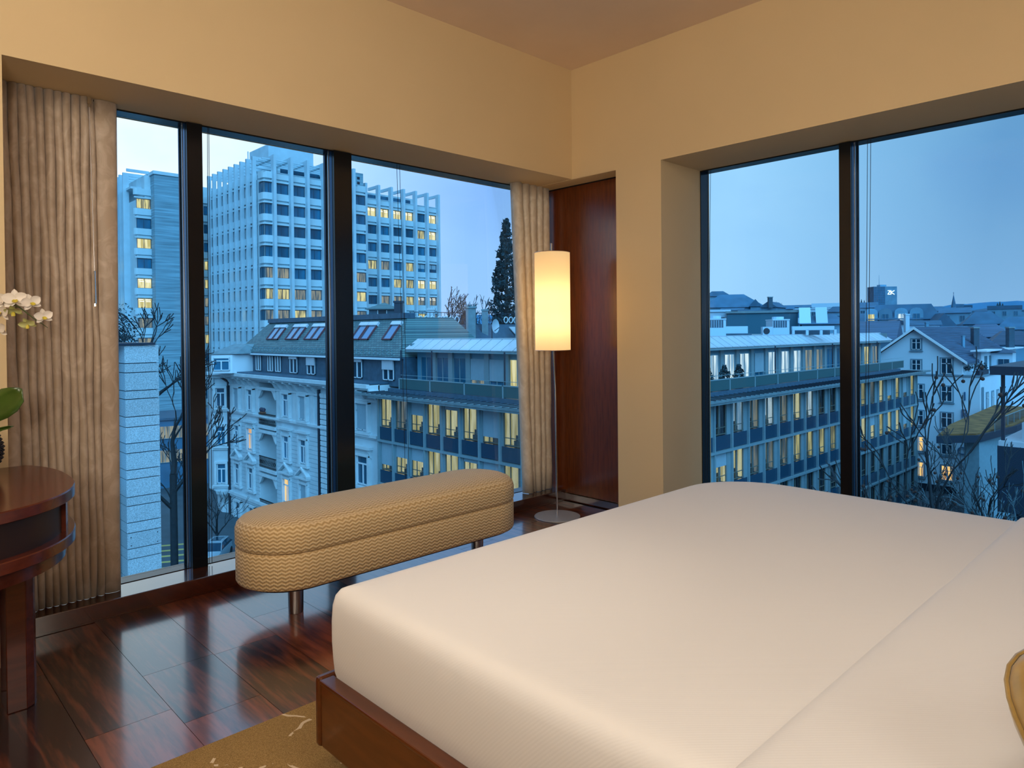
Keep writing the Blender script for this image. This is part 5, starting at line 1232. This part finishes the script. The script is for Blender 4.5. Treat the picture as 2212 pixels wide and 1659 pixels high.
# distant bare tree crowns behind the slate roof
for i, (px, yt, dd2) in enumerate(((966, 634, 185), (1000, 650, 200), (1034, 646, 215), (1070, 660, 230))):
    b = spot(px, 728, dd2); tree(('leftmost bare tree crown beside the tower edge', 'second bare tree crown right of the tower, behind the broad chimney', 'third bare tree crown right of the broad chimney', 'bare tree crown partly behind the tall conifer')[i], (b.x, b.y, G), spot(px, yt, dd2).z, .5, 50+i, M_EVER, 0, .5, 5, twig=.2, first=.5, group='bare tree crowns behind the roof terrace')
b = spot(1697, 665, 320); tree('tiny bare tree on the distant ridge line, right window', (b.x, b.y, G+8), spot(1697, 649, 320).z, .6, 71, M_EVER, 0, .7, 4, twig=.2, first=.5)

sq = thing('sequoia', 'tall dark conical conifer beyond the roofs beside the right-hand curtain', 'conifer', (103.2, 109.1, G))
rs_ = random.Random(9); part('trunk', MB().cyl(0, 0, 0, 42, .9, .15, 8), M_BARK, sq)
fo_ = MB(); Hs = 43.9
for i in range(430):
    u = rs_.random(); z = 8+(Hs-8)*u; r = 6.2*(1-u)**.92*(1 if z > 12 else .9)+.25; a = rs_.random()*2*PI; q = rs_.uniform(.55, 1.05)
    c = Vector((r*q*math.cos(a), r*q*math.sin(a), z-.5*r*q*.3)); pr = .25+.85*(1-u)
    for j in range(16):
        d = Vector((rs_.gauss(0, .5)*pr, rs_.gauss(0, .5)*pr, rs_.gauss(0, .42)*pr)); e = c+d; s = .42
        fo_.add([e+Vector((rs_.uniform(-s, s), rs_.uniform(-s, s), rs_.uniform(-s, s*1.2))) for _ in range(4)], [(0, 1, 2), (0, 2, 3), (1, 2, 3)])
part('needle_foliage', fo_, M_EVER, sq, stuff=True)
# dark shrubbery left of the tower wing
sh = thing('shrubbery', 'dark bluish shrubs below the left tower wing', 'shrubs', spot(240, 735, 90)); ss = MB(); rs_ = random.Random(4)
for j in range(5000):
    v = Vector((rs_.gauss(0, 1.3), rs_.gauss(0, 1.5), rs_.gauss(-1.0, 2.2))); s = .22
    ss.add([v+Vector((rs_.uniform(-s, s), rs_.uniform(-s, s), rs_.uniform(-s, s))) for _ in range(3)], [(0, 1, 2)])
ob = part('foliage', ss, M_EVER, sh, stuff=True)

# ---------------------------------------------------------------- distant city
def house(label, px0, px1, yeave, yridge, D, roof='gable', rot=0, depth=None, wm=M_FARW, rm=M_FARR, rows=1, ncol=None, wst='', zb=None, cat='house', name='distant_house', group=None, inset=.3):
    a = spot(px0, 715, D); b = spot(px1, 715, D); w = (b-a).length; c = (a+b)/2; zw = spot((px0+px1)/2, yeave, D).z; zr = spot((px0+px1)/2, yridge, D).z
    d = depth or w*.7; base = G if zb is None else zb
    t = thing(name, label, cat, (c.x, c.y, base), rz=-math.atan2(c.x, c.y)+R(rot), group=group); h = zw-base; H_ = zr-base
    part('wall', bx(-w/2, w/2, 0, d, 0, h), wm, t)
    o = .4
    B = [(-w/2-o, -o, h), (w/2+o, -o, h), (w/2+o, d+o, h), (-w/2-o, d+o, h)]
    if roof == 'gable': part('roof', MB().add(B+[(-w/2-o, d/2, H_), (w/2+o, d/2, H_)], [(0, 1, 5, 4), (3, 4, 5, 2), (0, 4, 3), (1, 2, 5), (0, 3, 2, 1)]), rm, t)
    elif roof == 'end': part('roof', MB().add(B+[(0, -o, H_), (0, d+o, H_)], [(0, 4, 5, 3), (1, 2, 5, 4), (0, 1, 4), (2, 3, 5), (0, 3, 2, 1)]), rm, t)
    elif roof == 'hip': part('roof', MB().loft([B, [(-w/2+w*inset, d*.35, H_), (w/2-w*inset, d*.35, H_), (w/2-w*inset, d*.65, H_), (-w/2+w*inset, d*.65, H_)]]), rm, t)
    elif roof == 'mansard': part('roof', MB().loft([B, [(-w/2+1.6, 1.6, H_), (w/2-1.6, 1.6, H_), (w/2-1.6, d-1.6, H_), (-w/2+1.6, d-1.6, H_)]]), rm, t)
    else: part('roof_edge', bx(-w/2-.2, w/2+.2, -.2, d, h, max(H_, h+.3)), rm, t)
    nc = ncol if ncol is not None else max(2, int(w/2.8))
    for r in range(rows):
        for k in range(nc):
            if h-2.6-3.1*r > 0: window(t, 'plain'+wst, 1.2, 1.6, (-w/2+w*(k+.5)/nc, -.1, h-2.4-3.1*r), 0)
    return t
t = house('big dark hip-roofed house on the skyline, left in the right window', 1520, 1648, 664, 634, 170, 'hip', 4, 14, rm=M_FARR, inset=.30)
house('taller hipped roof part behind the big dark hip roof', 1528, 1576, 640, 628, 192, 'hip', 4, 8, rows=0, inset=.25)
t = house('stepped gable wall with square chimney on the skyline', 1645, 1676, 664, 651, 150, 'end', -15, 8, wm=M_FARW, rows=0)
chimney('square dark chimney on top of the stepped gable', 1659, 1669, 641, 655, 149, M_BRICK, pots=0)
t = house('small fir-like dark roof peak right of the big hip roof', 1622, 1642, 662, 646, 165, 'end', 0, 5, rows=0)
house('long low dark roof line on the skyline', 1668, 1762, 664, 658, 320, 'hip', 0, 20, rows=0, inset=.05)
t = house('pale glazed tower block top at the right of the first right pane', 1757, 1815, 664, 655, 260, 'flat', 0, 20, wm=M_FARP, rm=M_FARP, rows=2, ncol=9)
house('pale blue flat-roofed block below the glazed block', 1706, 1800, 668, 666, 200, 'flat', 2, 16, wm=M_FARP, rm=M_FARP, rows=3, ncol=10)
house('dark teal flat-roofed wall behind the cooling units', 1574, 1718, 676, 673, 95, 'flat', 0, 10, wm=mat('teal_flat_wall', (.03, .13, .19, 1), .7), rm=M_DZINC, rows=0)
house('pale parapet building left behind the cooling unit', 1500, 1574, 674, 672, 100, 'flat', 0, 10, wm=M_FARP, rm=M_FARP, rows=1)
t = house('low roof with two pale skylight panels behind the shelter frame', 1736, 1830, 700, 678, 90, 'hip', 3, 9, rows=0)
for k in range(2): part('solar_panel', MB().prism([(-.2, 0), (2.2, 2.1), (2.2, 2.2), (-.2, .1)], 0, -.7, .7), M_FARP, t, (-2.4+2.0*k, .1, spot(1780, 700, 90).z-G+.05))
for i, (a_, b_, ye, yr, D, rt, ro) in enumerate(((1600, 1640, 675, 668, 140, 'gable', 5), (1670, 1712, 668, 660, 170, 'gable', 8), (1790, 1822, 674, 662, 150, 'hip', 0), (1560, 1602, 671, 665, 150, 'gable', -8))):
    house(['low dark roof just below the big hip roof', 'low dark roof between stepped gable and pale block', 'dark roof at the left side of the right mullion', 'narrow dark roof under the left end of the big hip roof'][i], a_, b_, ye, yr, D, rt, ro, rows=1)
# beyond the mullion
ot = thing('distant_tower', 'distant office slab tower with white lit emblem and antenna', 'office tower', spot(1912, 655, 350), rz=-math.atan2(374, 126)+R(28))
hz_ = (655-619)/1508.7*350
part('dark_face', bx(-5.8, 0, -.05, 6, -24, hz_), M_FARR, ot); part('light_face', bx(0, 6.0, 0, 6, -24, hz_), M_FARW, ot)
gd = MB()
for i in range(7): gd.box(-5.7, -.1, -.12, -.05, i*1.15-.2, i*1.15-.05)
for i in range(6): gd.box(-5.6+i*1.05, -5.5+i*1.05, -.14, -.05, -2, hz_)
part('window_grid', gd, M_HILL, ot, stuff=True)
part('roof_plant', bx(-2, 1.2, 1, 4, hz_, hz_+1), M_FARW, ot); part('antenna', MB().cyl(-1.9, 2, hz_, hz_+6, .14, .05, 5), M_FARW, ot)
em_ = MB()
def bar(x0, z0, x1, z1, w=.22): em_.tube((x0, -.12, z0), (x1, -.12, z1), w, n=4)
zc = hz_-3.0
bar(1.3, zc+.9, 2.6, zc+.9); bar(2.6, zc+.9, 1.3, zc-.9); bar(1.3, zc-.9, 2.6, zc-.9); bar(2.9, zc+1, 2.9, zc-1); bar(2.9, zc, 4.6, zc+.95); bar(2.9, zc, 4.6, zc-.95)
part('lit_emblem', em_, M_SIGN, ot, stuff=True)
t = house('mansard building with four round-topped dormers, two of them lit', 1884, 2020, 690, 657, 150, 'mansard', 0, 12, rows=0, wm=M_FARW)
zE = spot(1950, 690, 150).z-G
for px, sty in ((1898, '_bright'), (1922, ''), (1948, '_cool'), (1973, '')):
    xo = (px-1952)/1508.7*150*1.15
    part('dormer', MB().loft([[(xo+1.25*math.cos(a)*1.0, y, zE+.6+(1.2 if 0 else 0)+max(0, math.sin(a))*.9+(1.0 if math.sin(a) >= -.01 else 0)) for a in [0, PI/6, PI/3, PI/2, 2*PI/3, 5*PI/6, PI]]+[(xo-1.25, y, zE-.6), (xo+1.25, y, zE-.6)] for y in (-.2, 2.5)]), M_FARW, t)
    window(t, 'plain'+sty, 1.3, 1.4, (xo, -.3, zE-.2), 0)
far = [
 ('dark tiled roof directly behind the zinc roof, right of mullion', 1856, 1925, 735, 693, 100, 'gable', -6, 12, 0), ('large dark tiled roof behind the white gable', 1925, 2068, 735, 705, 124, 'gable', -4, 14, 0),
 ('pale gable wall beside the broken chimney', 1928, 1955, 700, 690, 118, 'end', 10, 8, 0), ('dark low roof at the left of the distant tower', 1856, 1892, 665, 652, 200, 'gable', 0, 10, 1),
 ('far roof left of the church spire', 2010, 2050, 672, 661, 220, 'hip', 6, 12, 0), ('far roof under the church spire', 2035, 2090, 676, 663, 190, 'gable', 0, 12, 1), ('roof with small white dormer right of the mansard', 2020, 2060, 705, 676, 140, 'end', 12, 9, 1),
 ('tall dark hip roof in the middle of the right view', 2090, 2165, 700, 672, 150, 'hip', 4, 14, 0), ('roof with flat terrace on the right skyline', 2140, 2200, 668, 660, 260, 'flat', 0, 14, 1), ('dark roof mass at the right frame edge, upper', 2160, 2230, 712, 684, 140, 'hip', 0, 12, 0),
 ('wide tiled hip roof behind the dark square chimney', 2080, 2172, 728, 700, 112, 'hip', -3, 10, 0), ('tiled roof right of the second dark chimney', 2150, 2235, 745, 715, 100, 'hip', 5, 12, 0), ('pale low roof strip behind the bar canopy', 2116, 2180, 762, 752, 88, 'hip', 0, 6, 1),
 ('small flat block on the skyline right of spire', 2068, 2080, 663, 657, 240, 'flat', 0, 5, 0), ('wider flat block on the skyline right of spire', 2083, 2098, 664, 659, 240, 'flat', 0, 6, 0), ('long far roof ridge at the right horizon', 2095, 2215, 672, 665, 300, 'hip', 0, 20, 0),
 ('dark gabled roof left of the dormered mansard', 1858, 1890, 700, 676, 160, 'gable', 4, 10, 1), ('low pale-walled house between mansard and white gable', 1965, 2025, 702, 692, 125, 'gable', 2, 8, 2), ('small roof behind the verge of the white gable', 2060, 2095, 725, 700, 140, 'end', 6, 8, 0)]
for lab, a_, b_, ye, yr, D, rt, ro, dp, rw_ in far:
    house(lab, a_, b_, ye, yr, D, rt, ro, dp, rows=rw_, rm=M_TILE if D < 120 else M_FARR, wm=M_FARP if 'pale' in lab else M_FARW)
chimney('big dark square chimney among the tiled roofs', 2100, 2114, 706, 745, 92, M_BRICK, pots=0); chimney('second dark chimney near the right frame edge', 2176, 2190, 706, 738, 95, M_BRICK, pots=0)
chimney('slim pale chimney on the ridge behind the white gable', 1999, 2006, 696, 722, 100, M_FARW, pots=1); chimney('pale round-capped chimney beside the dormered mansard', 1954, 1964, 678, 705, 116, M_FARP, pots=1)
chimney('small vent chimney on the white house tiled roof', 2078, 2084, 725, 745, 88, M_FARW, pots=0)
spv = thing('church_spire', 'thin pointed church spire on the far skyline', 'spire', spot(2060, 668, 400))
hs = (668-637)/1508.7*400
part('spire_cone', MB().loft([[(1.8*math.cos(PI/4*j), 1.8*math.sin(PI/4*j), -8) for j in range(8)], [(1.6*math.cos(PI/4*j), 1.6*math.sin(PI/4*j), 0) for j in range(8)], [(.1*math.cos(PI/4*j), .1*math.sin(PI/4*j), hs) for j in range(8)]]), M_FARR, spv)
part('spire_finial', MB().cyl(0, 0, hs, hs+1.6, .12, n=5).box(-.6, .6, -.08, .08, hs+.9, hs+1.15), M_FARR, spv)
for i, (px, yt) in enumerate(((2155, 654), (2160, 651), (2166, 655), (1861, 646), (1867, 648))):
    p = spot(px, 670, 280); o = link('distant_conifer', MB().lathe([(.1, -4), (1.1, -3), (.9, 0), (.05, (670-yt)/1508.7*280)], n=7).mesh('distant_conifer', M_EVER), None, p); tag(o, ('left tiny conifer right of spire, on the far skyline', 'middle and tallest tiny conifer on the right skyline', 'right tiny conifer of the three on the right skyline', 'tiny conifer left of the distant tower, nearer the mullion', 'tiny conifer just left of the distant tower')[i], 'conifer')

# ---------------------------------------------------------------- street
cr_ = thing('car', 'silver car with roof rails parked on the street below the left window', 'car', (0, 0, 0))
p = spot(466, 1172, 62); cr_.location = (p.x, p.y, G); cr_.rotation_euler = (0, 0, -math.atan2(p.x, p.y)+PI/2*0+R(-18))
def car_body(mb, secs, mi=0):        # secs along length y: (y, half width bottom, half width top, z0, z1)
    rg = []
    for y, wb, wt, z0, z1 in secs:
        rg.append([(-wb, y, z0), (wb, y, z0), (wb*1.02, y, z0+(z1-z0)*.5), (wt, y, z1-.04), (wt*.85, y, z1), (-wt*.85, y, z1), (-wt, y, z1-.04), (-wb*1.02, y, z0+(z1-z0)*.5)])
    return mb.loft(rg, mi)
def car(t, paint):
    part('body', car_body(MB(), [(-2.25, .70, .66, .35, .62), (-2.15, .86, .78, .28, .78), (-1.3, .90, .84, .22, .93), (-.9, .91, .86, .22, .98), (1.6, .91, .86, .22, 1.02), (2.1, .86, .80, .28, .98), (2.25, .78, .7, .4, .8)]), paint, t, smooth=40)
    part('greenhouse', car_body(MB(), [(-1.15, .84, .80, .93, .98), (-.35, .82, .66, .95, 1.48), (.4, .82, .66, .95, 1.55), (1.5, .82, .66, .97, 1.50), (2.1, .80, .70, .97, 1.04)]), M_PANE2, t, smooth=20)
    part('roof', car_body(MB(), [(-.42, .66, .62, 1.46, 1.52), (.3, .68, .63, 1.53, 1.585), (1.55, .67, .62, 1.47, 1.535)]), paint, t, smooth=30)
    part('roof_opening', bx(-.42, .42, .0, 1.1, 1.575, 1.60), M_PANE2, t)
    for s in (-1, 1): part('roof_rail', MB().path([(s*.6, -.2, 1.55), (s*.6, .1, 1.66), (s*.6, 1.2, 1.66), (s*.6, 1.5, 1.54)], .02, 5), M_ALU, t); part('pillar', MB().tube((s*.82, -1.15, .96), (s*.64, -.4, 1.50), .035), paint, t)
    for s in (-1, 1):
        for y in (-1.4, 1.35): part('wheel', MB().loft([[(x_, y+.32*math.cos(2*PI*j/16), .32+.32*math.sin(2*PI*j/16)) for j in range(16)] for x_ in (s*.72, s*.93)]), M_TYRE, t)
        part('headlamp', bx(s*.66-.14, s*.66+.14, -2.24, -2.1, .62, .76), M_FRAMEW, t)
car(cr_, M_CARP)
c2c = thing('car', 'dark blue car parked in front of the silver car', 'car', (0, 0, 0)); p = spot(500, 1226, 56); c2c.location = (p.x, p.y, G); c2c.rotation_euler = (0, 0, -math.atan2(p.x, p.y)+R(-18)); car(c2c, M_CARB)
for k in range(6):
    p = spot(372, 1112+9*k, 66-1.6*k); o = link('road_marking', bx(-1.6, 1.6, -.22, .22, 0, .012).mesh('road_marking', M_YEL), None, (p.x, p.y, G), rz=R(-28)); tag(o, 'yellow zebra crossing stripe on the street beside the granite pier', 'road marking', 'yellow crossing stripes')
for px, y_, D, m_, lab in ((462, 1118, 64, M_REDP, 'red painted line across the street'), (470, 1127, 62, M_YEL, 'thin yellow line across the street beside the ornate house'), (478, 1202, 53, M_YEL, 'short yellow line in front of the parked cars')):
    p = spot(px, y_, D); o = link('road_marking', bx(-1.8, 1.8, -.07, .07, 0, .012).mesh('road_marking', m_), None, (p.x, p.y, G), rz=R(-20)); tag(o, lab, 'road marking')
p = spot(2065, 1095, 66); o = link('road_marking', bx(-.08, .08, -2, 2, 0, .012).mesh('road_marking', M_YEL), None, (p.x, p.y, G), rz=R(-75)); tag(o, 'yellow line on the courtyard ground below the white house', 'road marking')
p = spot(374, 1068, 55); ts = thing('traffic_light', 'red traffic light seen between the bare trees', 'traffic light', (p.x, p.y, G), rz=-.3)
part('signal_pole', MB().cyl(0, 0, 0, p.z-G+.3, .05, n=6), M_CANOPY, ts); part('signal_head', bx(-.16, .16, -.1, .15, p.z-G-.7, p.z-G+.25), M_CANOPY, ts); part('red_lamp', MB().loft([[(.11*math.cos(PI/4*j), y, p.z-G+.08+.11*math.sin(PI/4*j)) for j in range(8)] for y in (-.16, -.1)]), M_RED, ts)
# low lit shopfront behind the trees at street level
sf = house('low dark building with a few lit windows behind the street trees', 330, 480, 905, 900, 92, 'flat', 6, 10, wm=M_FARR, rm=M_SLATE2, rows=3, ncol=8, wst='_dim', cat='building', name='street_building')
